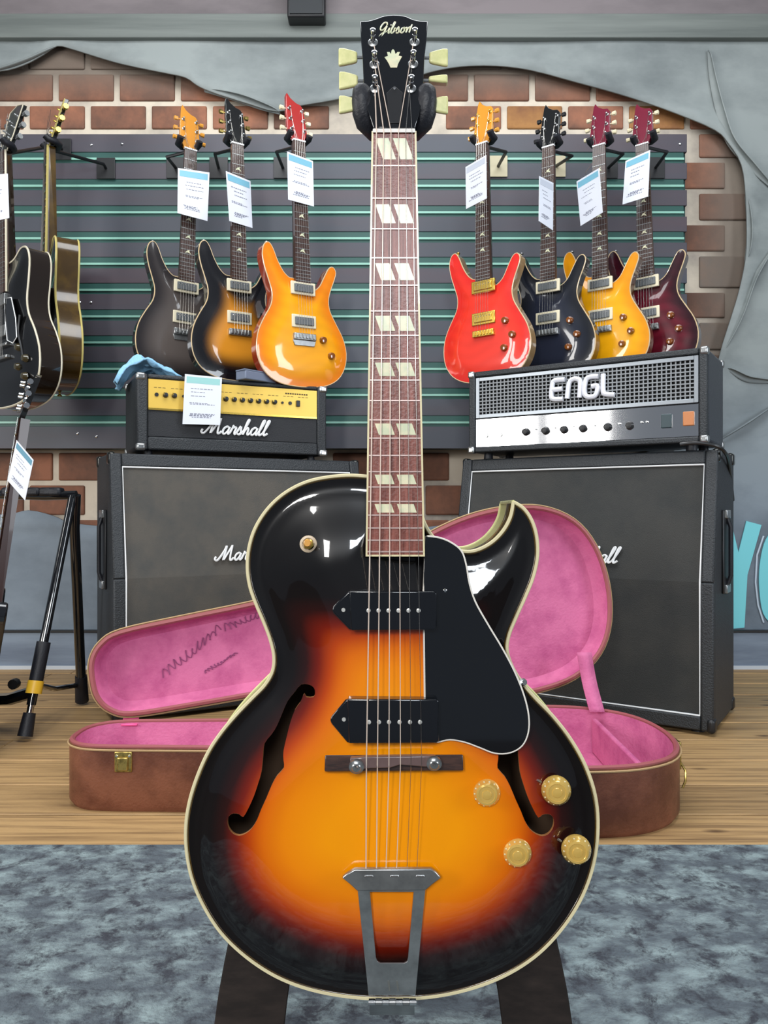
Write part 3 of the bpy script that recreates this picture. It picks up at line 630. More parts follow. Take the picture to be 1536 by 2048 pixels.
# gold panel head
hy = R(26)
t = thing('amplifier_head', 'black amplifier head with gold control panel and white script lettering', 'amplifier', (-.748, 2.345, .79), (0, 0, hy))
W, D, H = .615, .25, .245; zb = .014
MB().box(0, W, .012, D, zb, H).build('cabinet_shell', vinyl, t, bevel=.01)
for x0, x1, z0, z1 in ((0, .032, zb, H), (W-.032, W, zb, H), (.032, W-.032, zb, zb+.04), (.032, W-.032, H-.014, H)):
    MB().box(x0, x1, -.004, .014, z0, z1).build('front_frame', vinyl, t, bevel=.005)
gp = MB().box(.034, W-.034, -.001, .012, .142, H-.015).build('control_panel', mat('brushed gold panel', srgb(226, 188, 84), .38, metal=.25), t, smooth=False)
MB().box(.034, W-.034, .003, .012, zb+.042, .138).build('front_grille', mat('black front cloth', srgb(36, 38, 42), .7, bump=(400, .5)), t, smooth=False)
MB().box(.034, W-.034, -.001, .004, .136, .142).build('panel_trim', gold_metal, t, smooth=False)
for i in range(18):
    x = .058+.0268*i
    if i in (0, 16): MB().lathe([(.006, 0), (.006, .003), (.003, .003)], (x, -.001, .183), (0, -1, 0), 10).build('jack', satin_black, gp)
    elif i in (3, 15): MB().lathe([(.004, 0), (.004, .004)], (x, -.001, .183), (0, -1, 0), 8).build('push_button', satin_black, gp)
    elif i == 17: MB().box(x-.006, x+.006, -.008, -.001, .173, .193).build('rocker_switch', satin_black, gp, bevel=.001)
    else: MB().lathe([(.0085, 0), (.008, .003), (.0065, .011), (.003, .012)], (x, -.001, .183), (0, -1, 0), 12).build('knob', satin_black, gp); MB().box(x-.0075, x-.0045, -.013, -.011, .183, .190).build('knob_cap', gold_metal, gp)
mb = MB()
for i in range(40):
    if i % 4 != 3: x = .05+.0129*i; mb.add([(x, -.0014, .204), (x+.009, -.0014, .204), (x+.009, -.0014, .2055), (x, -.0014, .2055)], [(0, 1, 2, 3)])
for i in range(10): x = .47+.008*i; mb.add([(x, -.0014, .212), (x+.006, -.0014, .212), (x+.006, -.0014, .2165), (x, -.0014, .2165)], [(0, 1, 2, 3)])
mb.build('panel_print', mat('dark print', srgb(70, 55, 20), .6), t, smooth=False)
st, wd = lettering('Marshall', .0225)
letters_mb(st, lambda a, b: Vector((.212+a, -.002, .072+b)), .0036).build('script_logo', white_pl, t)
for x in (0, W):
    for z in (zb, H):
        for y in (.0, D-.01): MB().box(x-.003 if x == 0 else x-.026, x+.026 if x == 0 else x+.003, y-.008, y+.018, z-.003 if z == zb else z-.02, z+.02 if z == zb else z+.003).build('corner_protector', nickel, t, bevel=.007, seg=3)
for x in (.04, W-.04):
    for y in (.04, D-.04): MB().lathe([(.013, 0), (.012, zb)], (x, y, 0), (0, 0, 1), 10).build('foot', rubber, t)

# silver grille head
t = thing('amplifier_head', 'black amplifier head with silver perforated grille and mirror chrome control panel', 'amplifier', (.904-.74*math.cos(R(33)), 2.165+.74*math.sin(R(33)), .79), (0, 0, R(-33)))
W, D, H = .74, .25, .285; zb = .02
MB().box(0, W, .012, D, zb, H).build('cabinet_shell', mat('smooth black vinyl', srgb(48, 52, 60), .4, bump=(260, .4)), t, bevel=.01)
for x0, x1, z0, z1 in ((0, .022, zb, H), (W-.022, W, zb, H), (.022, W-.022, zb, zb+.016), (.022, W-.022, H-.018, H)):
    MB().box(x0, x1, -.006, .014, z0, z1).build('front_frame', vinyl, t, bevel=.004)
MB().box(.024, W-.024, .008, .012, .132, H-.02).build('grille_backing', mat('dark void', srgb(8, 8, 9), .9), t, smooth=False)
mb = MB(); gx0, gx1, gz0, gz1 = .034, W-.034, .142, H-.03; nx, nz = 52, 10
for i in range(nx+1): x = gx0+(gx1-gx0)*i/nx; mb.box(x-.0018, x+.0018, .001, .004, gz0, gz1)
for j in range(nz+1): z = gz0+(gz1-gz0)*j/nz; mb.box(gx0, gx1, .0005, .0035, z-.0018, z+.0018)
o = mb.build('perforated_grille', mat('silver mesh', srgb(128, 132, 136), .45), t, smooth=False); o['kind'] = 'stuff'
for x0, x1, z0, z1 in ((.024, .036, .132, H-.02), (W-.036, W-.024, .132, H-.02), (.036, W-.036, .132, .144), (.036, W-.036, H-.032, H-.02)):
    MB().box(x0, x1, -.002, .006, z0, z1).build('grille_frame', mat('grey metal frame', srgb(140, 146, 152), .35, metal=.6), t, smooth=False, bevel=.001)
cp = MB().box(.024, W-.024, .0, .012, .038, .128).build('control_panel', mat('mirror chrome', (.85, .85, .86, 1), .06, metal=1), t, smooth=False)
for i, x in enumerate((.06, .11, .20, .265, .325, .385, .46, .525)):
    if i < 2: MB().lathe([(.008, 0), (.008, .004), (.004, .004)], (x, 0, .074), (0, -1, 0), 10).build('jack', nickel, cp)
    else: MB().lathe([(.013, 0), (.012, .004), (.009, .016), (.004, .017)], (x, 0, .078), (0, -1, 0), 14).build('knob', satin_black, cp)
for i, x in enumerate((.232, .295, .355, .42, .495, .56, .575)): MB().lathe([(.003, 0), (.003, .008)], (x, 0, .086), (0, -1, 0), 6).build('mini_switch', nickel, cp)
MB().box(.615, .645, -.006, 0, .065, .105).build('rocker_switch', mat('dark teal switch', srgb(40, 60, 66), .4), cp, bevel=.002)
MB().box(.675, .705, -.006, 0, .068, .108).build('rocker_switch', mat('amber switch', srgb(190, 120, 70), .4), cp, bevel=.002)
st, wd = lettering('ENgL', .041, slant=.05)
letters_mb(st, lambda a, b: Vector((.285+a, -.006, .172+b)), .0078, 8).build('block_logo', mat('bright logo metal', srgb(226, 228, 236), .3), t)
for x in (0, W):
    for z in (zb, H):
        for y in (-.002, D-.01): MB().box(x-.003 if x == 0 else x-.02, x+.02 if x == 0 else x+.003, y-.008, y+.02, z-.003 if z == zb else z-.02, z+.02 if z == zb else z+.003).build('corner_protector', nickel, t, bevel=.006, seg=3)
for x in (.05, W-.05):
    for y in (.04, D-.04): MB().lathe([(.016, 0), (.014, zb)], (x, y, 0), (0, 0, 1), 10).build('foot', rubber, t)
q = catmull([P(1360, 889, 2.16), P(1395, 886, 2.14), P(1432, 892, 2.13), P(1450, 905, 2.16), P(1458, 930, 2.28), P(1466, 1000, 2.5)], 6)
tag(MB().tube(q, .005, 7).build('power_cable', satin_black), 'black cable hanging off the right cabinet behind the silver-grille amplifier', 'cable')

# card on the gold amp, cloth, grey tray
card([(370, 748), (444, 755), (440, 850), (365, 848)], 2.385, 'glossy price card hanging over the gold control panel', seed=21, headm=mat('mint header', srgb(150, 200, 198), .4))
blue = mat('light blue microfibre', srgb(140, 190, 224), .85, bump=(120, .6))
mb = MB(); nu, nv = 16, 10
for i in range(nu+1):
    for j in range(nv+1):
        u = i/nu; v = j/nv
        q = P(236+u*122, 0, 2.40+v*.10+u*.05)
        k = 1-(1-min(1, u*3.2))**2; z_ = 1.042+.052*math.sin(math.pi*min(1, .22+u*.8))*(.55+.45*math.sin(math.pi*min(1, v*1.2+.2)))+.007*math.sin(u*15+v*9)+.005*math.sin(v*21-u*8)
        z_ -= (1-k)*.06; z_ = max(z_, 1.04) if u > .16 else z_
        mb.v.append(Vector((q.x-.01*math.sin(v*7), q.y+.01*math.sin(u*9), z_)))
for i in range(nu):
    for j in range(nv): a = i*(nv+1)+j; mb.f.append((a, a+1, a+nv+2, a+nv+1))
o = mb.build('cleaning_cloth', blue); s_ = o.modifiers.new('s', 'SOLIDIFY'); s_.thickness = .006; tag(o, 'crumpled light blue cleaning cloth on the gold-panel amplifier', 'cloth')
t = thing('plastic_tray', 'flat grey blue plastic tray on the right end of the gold-panel amplifier', 'tray', P(538, 764, 2.52))
A, B = P(491, 756, 2.45), P(586, 769, 2.60)
dv = (B-A); dv.z = 0; L = dv.length; dv.normalize(); bk = Vector((-dv.y, dv.x, 0))*.05; z = 1.036
c = [Vector((A.x, A.y, z)), Vector((B.x, B.y, z))]
grey_p = mat('grey blue plastic', srgb(112, 122, 142), .5)
mb = MB().hexa([c[0], c[1], c[1]+bk, c[0]+bk]+[p+Vector((0, 0, .028)) for p in (c[0]-dv*0, c[1], c[1]+bk, c[0]+bk)]); mb.build('tray_body', grey_p, t, world=True, bevel=.003)
MB().hexa([c[0]+Vector((0, 0, .028))-dv*.003, c[1]+Vector((0, 0, .028))+dv*.003, c[1]+bk+Vector((0, 0, .028)), c[0]+bk+Vector((0, 0, .028))]+[p+Vector((0, 0, .032)) for p in (c[0]-dv*.003, c[1]+dv*.003, c[1]+bk, c[0]+bk)]).build('tray_lip', grey_p, t, world=True)

# ---------------------------------------------------------------- guitar case
CZ = .132; CY = 1.685
half = [(-.672, 0), (-.666, .045), (-.64, .08), (-.59, .1), (-.45, .106), (-.3, .11), (-.15, .118), (-.02, .135), (.08, .165), (.18, .205), (.28, .23), (.38, .236), (.48, .222), (.56, .175), (.605, .1), (.62, 0)]
full = half+[(a, -b) for a, b in reversed(half[1:-1])]
co = [Vector((p[0], p[1]+CY, 0)) for p in catmull([(a, b, 0) for a, b in full], 4, True)]
def inset(poly, k):
    n = len(poly); out = []
    for i in range(n):
        tt = (poly[(i+1) % n]-poly[i-1]).normalized(); nn = Vector((-tt.y, tt.x, 0)); c = Vector((.1, CY, 0))
        nn = nn if nn.dot(c-poly[i]) > 0 or abs(poly[i].x) < .3 and nn.dot(Vector((poly[i].x, CY, 0))-poly[i]) > 0 else -nn
        out.append(poly[i]+nn*k)
    return out
ci = inset(co, .012)
case = thing('guitar_case', 'open brown leatherette guitar case with pink plush lining, on the boards behind the sunburst guitar', 'case', (0, CY, 0))
def shell(z0, z1, base_z, M=None, names=('case_base', 'base_lining'), parent=case):
    """z1 = rim height, z0 = outer closed face, base_z = inner floor"""
    T = (lambda v: M @ v) if M else (lambda v: v); n = len(co); at = lambda p, z: T(Vector((p.x, p.y, z)))
    mb = MB(); r = .012 if z1 > z0 else -.012; c2 = inset(co, .008)
    ring = [[at(p, z0) for p in c2], [at(p, z0+r) for p in co], [at(p, z1) for p in co], [at(p, z1) for p in ci]]
    k = 0
    for rg in ring: mb.v += rg
    for a in range(3):
        for i in range(n): mb.f.append((a*n+i, a*n+(i+1) % n, (a+1)*n+(i+1) % n, (a+1)*n+i))
    mb.f.append(tuple(range(n))); so = mb.build(names[0], leather, parent, world=True)
    mb = MB(); c3 = inset(co, .03)
    ring = [[at(p, z1) for p in ci], [at(p, base_z+(z1-base_z)*.25) for p in inset(co, .018)], [at(p, base_z) for p in c3]]
    for rg in ring: mb.v += rg
    for a in range(2):
        for i in range(n): mb.f.append((a*n+i, a*n+(i+1) % n, (a+1)*n+(i+1) % n, (a+1)*n+i))
    mb.f.append(tuple(range(2*n, 3*n))); li = mb.build(names[1], pink, parent, world=True)
    MB().tube([at(p, z1) for p in inset(co, .006)], .006, 6, True).build('rim_edging', pink_rim, parent, world=True)
    MB().tube([at(p, z1+(.004 if z1 > z0 else -.004)*-1) for p in inset(co, -.002)], .0022, 5, True).build('rim_braid', piping_m, parent, world=True)
    return so, li
shell(0.0, CZ, .035)
A = Vector((-.57, CY+.101, CZ)); B = Vector((.27, CY+.236, CZ)); ax = (B-A).normalized()
M = Matrix.Translation(A+Vector((.012, 0, .014))) @ Matrix.Rotation(R(-96), 4, ax) @ Matrix.Translation(-A)
lid_s, lid_l = shell(CZ+.06, CZ+.001, CZ+.045, M, ('case_lid', 'lid_lining'))
# padding blocks inside the base
MB().box(-.20, -.08, CY-.10, CY-.045, .035, .115).build('neck_pad', pink, case, world=True, bevel=.012)
MB().box(-.20, -.08, CY+.045, CY+.10, .035, .115).build('neck_pad', pink, case, world=True, bevel=.012)
MB().box(.50, .512, CY-.18, CY+.18, .035, .118).build('divider', pink, case, world=True, bevel=.004)
# ribbons
def ribbon(a, b, wd, m, name='stay_ribbon'):
    mb = MB(); d_ = Vector((wd/2, 0, 0)); mid = (a+b)/2+Vector((0, .01, -.004))
    pts = catmull([a, mid, b], 5)
    for p in pts: mb.v += [p-d_, p+d_]
    for i in range(len(pts)-1): mb.f.append((2*i, 2*i+1, 2*i+3, 2*i+2))
    o = mb.build(name, m, case, world=True); s_ = o.modifiers.new('s', 'SOLIDIFY'); s_.thickness = .003
ribbon(P(1168, 1305, 1.93), P(1194, 1425, 1.86), .036, pink)
ribbon(P(262, 1418, 1.80), P(258, 1452, 1.77), .036, pink_hot)
# pressed script and stains on the lid lining (illegible stamp)
mk = mat('purple stamp ink', srgb(146, 72, 116), .8)
def lidpt(u, v): return M @ Vector((u, v, CZ+.0435))
mb = MB(); rr = random.Random(3); x = 0
for word, (ua, va, ub, vb, hh) in enumerate([(-.52, 1.71, -.37, 1.625, .034), (-.36, 1.625, -.23, 1.60, .024), (-.42, 1.72, -.34, 1.69, .01)]):
    pts = []; n_ = 34
    for i in range(n_):
        s_ = i/(n_-1); pts.append((ua+(ub-ua)*s_+.004*math.cos(i*1.9), va+(vb-va)*s_+hh*.5*math.sin(i*2.1)*(1.6 if i % 9 == 0 else rr.uniform(.4, 1))))
    mb.tube([lidpt(*p) for p in catmull([(a, b, 0) for a, b in pts], 3)] if False else [lidpt(p[0], p[1]) for p in catmull([(a, b, 0) for a, b in pts], 3)], .0012, 4)
mb.build('stamped_script', mk, case, world=True)
# latches and hinges
def latch(c, dx, dz, name='latch'):
    x, y, z = c
    lo = MB().box(x-dx*.5, x+dx*.5, y-.004, y+.002, z-dz, z).build(name, brass, case, world=True, bevel=.002)
    MB().box(x-dx*.3, x+dx*.3, y-.009, y-.004, z-dz*.9, z-dz*.25).build('latch_tongue', brass, lo, world=True, bevel=.002)
    for s in (-1, 1): MB().lathe([(.003, 0), (.002, .002)], (x+s*dx*.36, y-.004, z-dz*.2), (0, -1, 0), 8).build('rivet', chrome, lo, world=True)
latch((P(247, 0, 1.58).x, CY-.1045, CZ-.006), .036, .042)
latch((.22, CY-.2225, CZ-.006), .036, .042)
MB().box(.618, .628, CY-.05, CY-.015, .07, CZ-.004).build('latch', brass, case, world=True, bevel=.002)
MB().tube([(.628, CY-.04, .085), (.634, CY-.055, .07), (.632, CY-.06, .05), (.626, CY-.06, .035)], .0025, 6).build('latch_wire', brass, case, world=True)

# ---------------------------------------------------------------- rack stand at the left with a guitar
t = thing('guitar_rack', 'black tubular folding rack stand with a yellow collar on its front leg', 'stand', P(48, 1482, 2.08)*1.0)
top = P(146, 990, 2.27); f1 = P(50, 1470, 2.08); f1.z = .012; f2 = P(164, 1400, 2.47); f2.z = .012
tb = gloss_black
t.location = (f1.x, f1.y, 0)
g1 = f1.lerp(top, .215)
leg = MB().tube([f1.lerp(top, .12), top], .0125, 10).build('front_leg', tb, t, world=True)
MB().tube([f1.lerp(top, .02), f1.lerp(top, .2)], .009, 10).build('leg_extension', chrome, leg, world=True)
MB().tube([f1.lerp(top, .215), f1.lerp(top, .37)], .0185, 12).build('rubber_grip', rubber, leg, world=True)
MB().tube([f1.lerp(top, .165), f1.lerp(top, .215)], .021, 12).build('collar', mat('yellow collar', srgb(228, 180, 50), .4), leg, world=True)
MB().tube([f1, f1.lerp(top, .09)], [.02, .016], 12).build('rubber_foot', rubber, leg, world=True)
leg2 = MB().tube([f2.lerp(top, .1), f2.lerp(top, .85), top+Vector((.008, 0, 0))], .0155, 10).build('rear_leg', tb, t, world=True)
MB().tube([f2, f2.lerp(top, .13)], [.021, .018], 12).build('rubber_foot', rubber, leg2, world=True)
MB().tube([top+Vector((.01, 0, .0)), P(90, 992, 2.27), P(-120, 985, 2.27)], .013, 10).build('top_rail', tb, t, world=True)
for x in (70, 95, 112, 20): MB().box(P(x, 0, 2.27).x-.02, P(x, 0, 2.27).x+.02, 2.25, 2.29, top.z-.004, top.z+.022).build('foam_rest', rubber, t, world=True, bevel=.008)
MB().tube([f1.lerp(top, .2), P(110, 1378, 2.3), P(158, 1370, 2.46)], .008, 8).build('brace', tb, t, world=True)
MB().tube([P(65, 1385, 2.12), P(20, 1398, 2.15), P(-60, 1402, 2.2)], .017, 8).build('lower_rail', tb, t, world=True)
MB().lathe([(.014, 0), (.014, .02)], P(32, 1366, 2.13), (0, -1, 0), 10).build('clamp_knob', satin_black, t, world=True)
# guitar leaning in the rack
g = thing('rack_guitar', 'black electric guitar standing in the rack, its tagged neck rising at the left edge', 'guitar', (P(-70, 1400, 2.1).x, 2.1, .14))
h0 = P(41, 838, 2.12); h1 = P(-22, 1240, 2.06); dirn = (h0-h1).normalized(); sd = Vector((-.88, -.47, 0)).cross(dirn).normalized(); sd = sd if sd.x > 0 else -sd
def tap(a, b, w0, w1, th, off):
    n_ = dirn.cross(sd).normalized(); n_ = n_ if n_.y < 0 else -n_
    return MB().prism([a-sd*w0+n_*off, a+sd*w0+n_*off, a+sd*w0*.7+n_*(off-th), a-sd*w0*.7+n_*(off-th)], [b-sd*w1+n_*off, b+sd*w1+n_*off, b+sd*w1*.7+n_*(off-th), b-sd*w1*.7+n_*(off-th)])
tap(h1, h0, .029, .021, .024, 0).build('neck', mahog, g, world=True)
tap(h1, h0, .029, .021, .006, .005).build('fretboard', rosewood2, g, world=True, smooth=False)
n_ = dirn.cross(sd).normalized(); n_ = n_ if n_.y < 0 else -n_
fm = MB()
for k in range(1, 20):
    p = h0.lerp(h1, (1-2**(-k/12))/.667)+n_*.006; wv = .021+.008*(1-2**(-k/12))/.667; fm.tube([p-sd*wv, p+sd*wv], .0012, 4)
fm.build('frets', brass, g, world=True)['kind'] = 'stuff'
hs_ = [(-.02, 0), (-.036, .03), (-.04, .12), (-.018, .135), (.0, .125), (.03, .115), (.036, .03), (.02, 0)]
MB().slab([h0+sd*a+dirn*b+n_*(.004-.2*b) for a, b in hs_], -n_*.014).build('headstock', H_blk, g, world=True)
for s in (-1, 1):
    for k in range(3):
        p = h0+sd*s*.022+dirn*(.03+.033*k)+n_*.002
        MB().lathe([(.006, 0), (.004, .004), (.004, .012)], p, n_, 8).build('tuner_post', chrome, g, world=True)
        MB().tube([p+sd*s*.014-n_*.01, p+sd*s*.022-n_*.01, p+sd*s*.024-n_*.01, p+sd*s*.038-n_*.01], [.003, .003, .008, .008], 8).build('tuner_button', chrome, g, world=True)
sm_ = MB()
for k in range(6): sm_.tube([h1+sd*(-.022+.0088*k)+n_*.01, h0+sd*(-.016+.0064*k)+n_*.008], .0006, 4)
sm_.build('strings', steel, g, world=True)
bo = [(-.03, 0), (-.08, .03), (-.12, .1), (-.145, .12), (-.16, .08), (-.13, -.02), (-.125, -.08), (-.165, -.16), (-.17, -.24), (-.12, -.31), (0, -.335), (.12, -.31), (.17, -.24), (.165, -.16), (.125, -.08), (.12, -.02), (.15, .05), (.14, .09), (.115, .08), (.08, .02), (.03, 0)]
bc = h1-dirn*.035-Vector((.012, 0, 0))
q = [bc+sd*a*1.0+dirn*b for a, b, _ in [tuple(p) for p in catmull([(a, b, 0) for a, b in bo], 3, True)]]
MB().slab(q, -n_*.045).build('body', gloss_black, g, world=True, bevel=.005)
card([(33, 880), (67, 920), (50, 1001), (15, 961)], 1.98, 'tilted price card on the guitar standing in the rack', seed=31, headm=mat('teal header', srgb(90, 140, 160), .4))

# ---------------------------------------------------------------- the sunburst archtop
FY = .80                                    # plane of the front rim
axx = 786
root = P(axx, 1999, FY)
G = thing('archtop_guitar', 'large sunburst hollow body archtop guitar with black pickguard, standing upright in front', 'guitar', root)
def g2(px, py, Y=FY): q = P(px, py, Y); return (q.x, q.z)
left = [(733, 953), (700, 951), (660, 954), (620, 962), (585, 977), (555, 998), (529, 1026), (509, 1060), (498, 1097), (495, 1135), (500, 1173), (513, 1210), (528, 1245), (541, 1280), (548, 1313), (545, 1343), (530, 1370), (505, 1396),
        (475, 1427), (445, 1462), (418, 1502), (396, 1550), (380, 1600), (372, 1650), (373, 1703), (384, 1758), (407, 1812), (442, 1866), (492, 1914), (552, 1953), (620, 1979), (700, 1994), (786, 1998), (870, 1993), (950, 1975), (1020, 1946), (1080, 1905), (1130, 1850),
        (1166, 1790), (1188, 1725), (1196, 1655), (1190, 1590), (1170, 1530), (1140, 1477), (1105, 1432), (1070, 1396), (1042, 1363), (1023, 1331), (1014, 1300), (1018, 1270), (1032, 1235), (1050, 1195), (1066, 1155), (1075, 1112), (1073, 1072), (1063, 1040), (1047, 1017), (1027, 1004)]
right = [(1027, 1004), (1021, 1034), (1006, 1062), (982, 1086), (952, 1101), (925, 1103), (897, 1094), (870, 1078), (853, 1055), (843, 1029), (838, 995), (836, 953)]
ol = catmull([(a, b, 0) for a, b in left], 5)[:-1]+catmull([(a, b, 0) for a, b in right], 5)
out_px = [(p[0], p[1]) for p in ol]; OUT = [g2(*p) for p in out_px]
fc = [(880, 130), (820, 200), (750, 290), (700, 400), (650, 520), (600, 600), (530, 690), (520, 800), (510, 940), (480, 1050), (440, 1170), (390, 1280), (340, 1365), (300, 1345), (240, 1345), (195, 1375), (180, 1430), (195, 1490), (240, 1535), (300, 1545),
      (360, 1520), (420, 1470), (470, 1390), (510, 1290), (560, 1180), (610, 1060), (660, 970), (728, 892), (722, 820), (720, 740), (750, 600), (780, 480), (820, 370), (870, 300), (885, 265), (910, 215), (930, 245), (1000, 240), (1015, 200), (1005, 155), (960, 128)]
fpx = [(420+a/4.8, 1340+b/4.8) for a, b in fc]
fl = [(p[0], p[1]) for p in catmull([(a, b, 0) for a, b in fpx], 2, True)]
frr = [(1562-a, b) for a, b in fl]
FH = [[g2(*p) for p in h] for h in (fl, frr)]
V, Fc = sheet(OUT, FH, .0042)
u = FY/F
d = dist_to(V[:, 0], V[:, 1], OUT)/u
px = V[:, 0]/u+768; py = 1024-(V[:, 1]-CAMH)/u
def arch(dd): return .0185*sstep(18, 175, dd)-.0022*np.exp(-((dd-22)/16)**2)
h = arch(d)
ny = np.abs(px-786)
topd = (py-1150)*.95
deff = -24*np.log(np.exp(-np.clip(d, 0, 400)/24)+np.exp(-np.clip(topd, -200, 600)/24))
wob = 3*np.sin(px*.02+py*.013)
cols = ramp(deff/np.interp(py, [1250, 1400, 1640, 1950], [1.0, 1.05, 1.22, 1.45])+wob, [(0, srgb(10, 8, 9)), (38, srgb(14, 9, 10)), (62, srgb(40, 10, 9)), (85, srgb(110, 22, 6)), (108, srgb(178, 62, 2)), (132, srgb(216, 104, 0)), (165, srgb(236, 132, 0)), (230, srgb(246, 152, 0))])
mb = MB(); mb.v = [Vector((a, FY-q, c)) for (a, c), q in zip(V, h)]
def fix(f):
    a, b, c = V[f[0]], V[f[1]], V[f[2]]; cr = (b[0]-a[0])*(c[1]-a[1])-(b[1]-a[1])*(c[0]-a[0]); return f if cr > 0 else tuple(reversed(f))
mb.f = [fix(f) for f in Fc]
top_o = mb.build('arched_top', burst_m, G, world=True, cols=cols)
# f-hole walls
for h_ in FH:
    a = np.array(h_); dh = arch(dist_to(a[:, 0], a[:, 1], OUT)/u); n = len(h_); mb = MB()
    mb.v = [Vector((p[0], FY-q-.0002, p[1])) for p, q in zip(h_, dh)]+[Vector((p[0], FY-q+.004, p[1])) for p, q in zip(h_, dh)]
    mb.f = [(i, (i+1) % n, n+(i+1) % n, n+i) for i in range(n)]; mb.build('f_hole_edge', mat('f hole edge', srgb(190, 130, 80), .5), G, world=True)
# rim: outer and inner skins, back plate
DEP = .082; n = len(OUT)
mb = MB(); mb.v = [Vector((p[0], FY, p[1])) for p in OUT]+[Vector((p[0], FY+DEP, p[1])) for p in OUT]; mb.f = [(i, (i+1) % n, n+(i+1) % n, n+i) for i in range(n)]
rimo = mb.build('rim', side_dark, G, world=True); sl = rimo.modifiers.new('s', 'SOLIDIFY'); sl.thickness = .003; sl.offset = -1
Vb, Fb = sheet(OUT, [], .012); db = dist_to(Vb[:, 0], Vb[:, 1], OUT)/u
mb = MB(); mb.v = [Vector((a, FY+DEP+.012*float(q), c)) for (a, c), q in zip(Vb, sstep(10, 180, db))]; mb.f = list(Fb)
bk_ = mb.build('back_plate', inner_wood, G, world=True); bk_.modifiers.new('s', 'SOLIDIFY').thickness = .002
MB().tube([(p[0], FY+.0005, p[1]) for p in OUT], .0020, 6, True).build('front_binding', cream, G, world=True)
ins = [Vector((p[0], p[1], 0)) for p in OUT]
MB().tube([(p[0], FY+DEP, p[1]) for p in OUT], .0022, 6, True).build('back_binding', cream_y, G, world=True)
tq = P(1027, 1004, FY); MB().tube([tq, tq+Vector((0, DEP, 0))], .0021, 6).build('horn_binding', cream_y, G, world=True)
# neck, fretboard
def gp_(pts, Y): return [P(a, b, Y) for a, b in pts]
yn = .7755; yfb = .772
NK = [(740, 262), (836, 262)]
MB().prism([P(747, 270, yn+.004), P(831, 270, yn+.004), P(825, 270, yn+.022), P(752, 270, yn+.022)], [P(736, 1000, yfb+.006), P(846, 1000, yfb+.006), P(838, 1000, yfb+.034), P(744, 1000, yfb+.034)]).build('neck', mahog, G, world=True)
MB().prism([P(740, 940, .782), P(841, 940, .782), P(836, 960, .86), P(746, 960, .86)], [P(735, 1112, .776), P(847, 1112, .776), P(845, 1112, .79), P(737, 1112, .79)]).build('neck_heel', gloss_black, G, world=True)
fb_ = MB().hexa([P(733, 1111, yfb), P(848, 1111, yfb), P(848, 1111, yfb+.007), P(733, 1111, yfb+.007), P(745, 262, yn), P(831, 262, yn), P(831, 262, yn+.006), P(745, 262, yn+.006)]).build('fretboard', rosewood, G, world=True, smooth=False)
def fbx(y, s): # px x at picture row y
    t_ = (y-262)/(1111-262); return (745+(733-745)*t_) if s < 0 else (831+(848-831)*t_)
def fbY(y): return yn+(yfb-yn)*(y-262)/(1111-262)
for s in (-1, 1):
    MB().hexa([P(fbx(1111, s)-1.8, 1113, yfb-.0006), P(fbx(1111, s)+1.8, 1113, yfb-.0006), P(fbx(1111, s)+1.8, 1113, yfb+.0065), P(fbx(1111, s)-1.8, 1113, yfb+.0065), P(fbx(262, s)-1.8, 262, yn-.0006), P(fbx(262, s)+1.8, 262, yn-.0006), P(fbx(262, s)+1.8, 262, yn+.0055), P(fbx(262, s)-1.8, 262, yn+.0055)]).build('neck_binding', cream, G, world=True, smooth=False)
MB().hexa([P(732, 1113, yfb-.0006), P(849, 1113, yfb-.0006), P(849, 1113, yfb+.006), P(732, 1113, yfb+.006), P(732, 1109.5, yfb-.0006), P(849, 1109.5, yfb-.0006), P(849, 1109.5, yfb+.006), P(732, 1109.5, yfb+.006)]).build('neck_binding', cream, G, world=True, smooth=False)
fret_m = mat('worn fret wire', srgb(214, 190, 184), .3, metal=.6)
for k in range(1, 21):
    y = 263+1227*(1-2**(-k/12)); Y = fbY(y)
    MB().tube([P(fbx(y, -1)+2, y, Y-.0003), P(fbx(y, 1)-2, y, Y-.0003)], .0010, 6).build('fret', fret_m, fb_, world=True)
for k in (1, 3, 5, 7, 9, 12, 15, 17):
    ya = 263+1227*(1-2**(-(k-1)/12)); yb_ = 263+1227*(1-2**(-k/12)); ym = (ya+yb_)/2; hh = (yb_-ya)*.31; xa, xb = fbx(ym, -1), fbx(ym, 1); sl_ = hh*.36
    ww = (xb-xa)
    for s in (0, 1):
        x0 = xa+ww*(.13+.40*s); x1 = x0+ww*.30; Y = fbY(ym)-.0003
        MB().slab([P(x0-sl_+ww*.03, ym-hh, Y), P(x1-sl_+ww*.03, ym-hh, Y), P(x1+sl_+ww*.03, ym+hh, Y), P(x0+sl_+ww*.03, ym+hh, Y)], (0, .001, 0)).build('inlay', pearl, fb_, world=True, smooth=False)
MB().hexa([P(745, 265, yn-.0022), P(831, 265, yn-.0022), P(831, 265, yn+.005), P(745, 265, yn+.005), P(746, 257, yn-.0018), P(830, 257, yn-.0018), P(830, 257, yn+.005), P(746, 257, yn+.005)]).build('nut', mat('bone nut', srgb(236, 232, 226), .3), G, world=True, bevel=.0006)
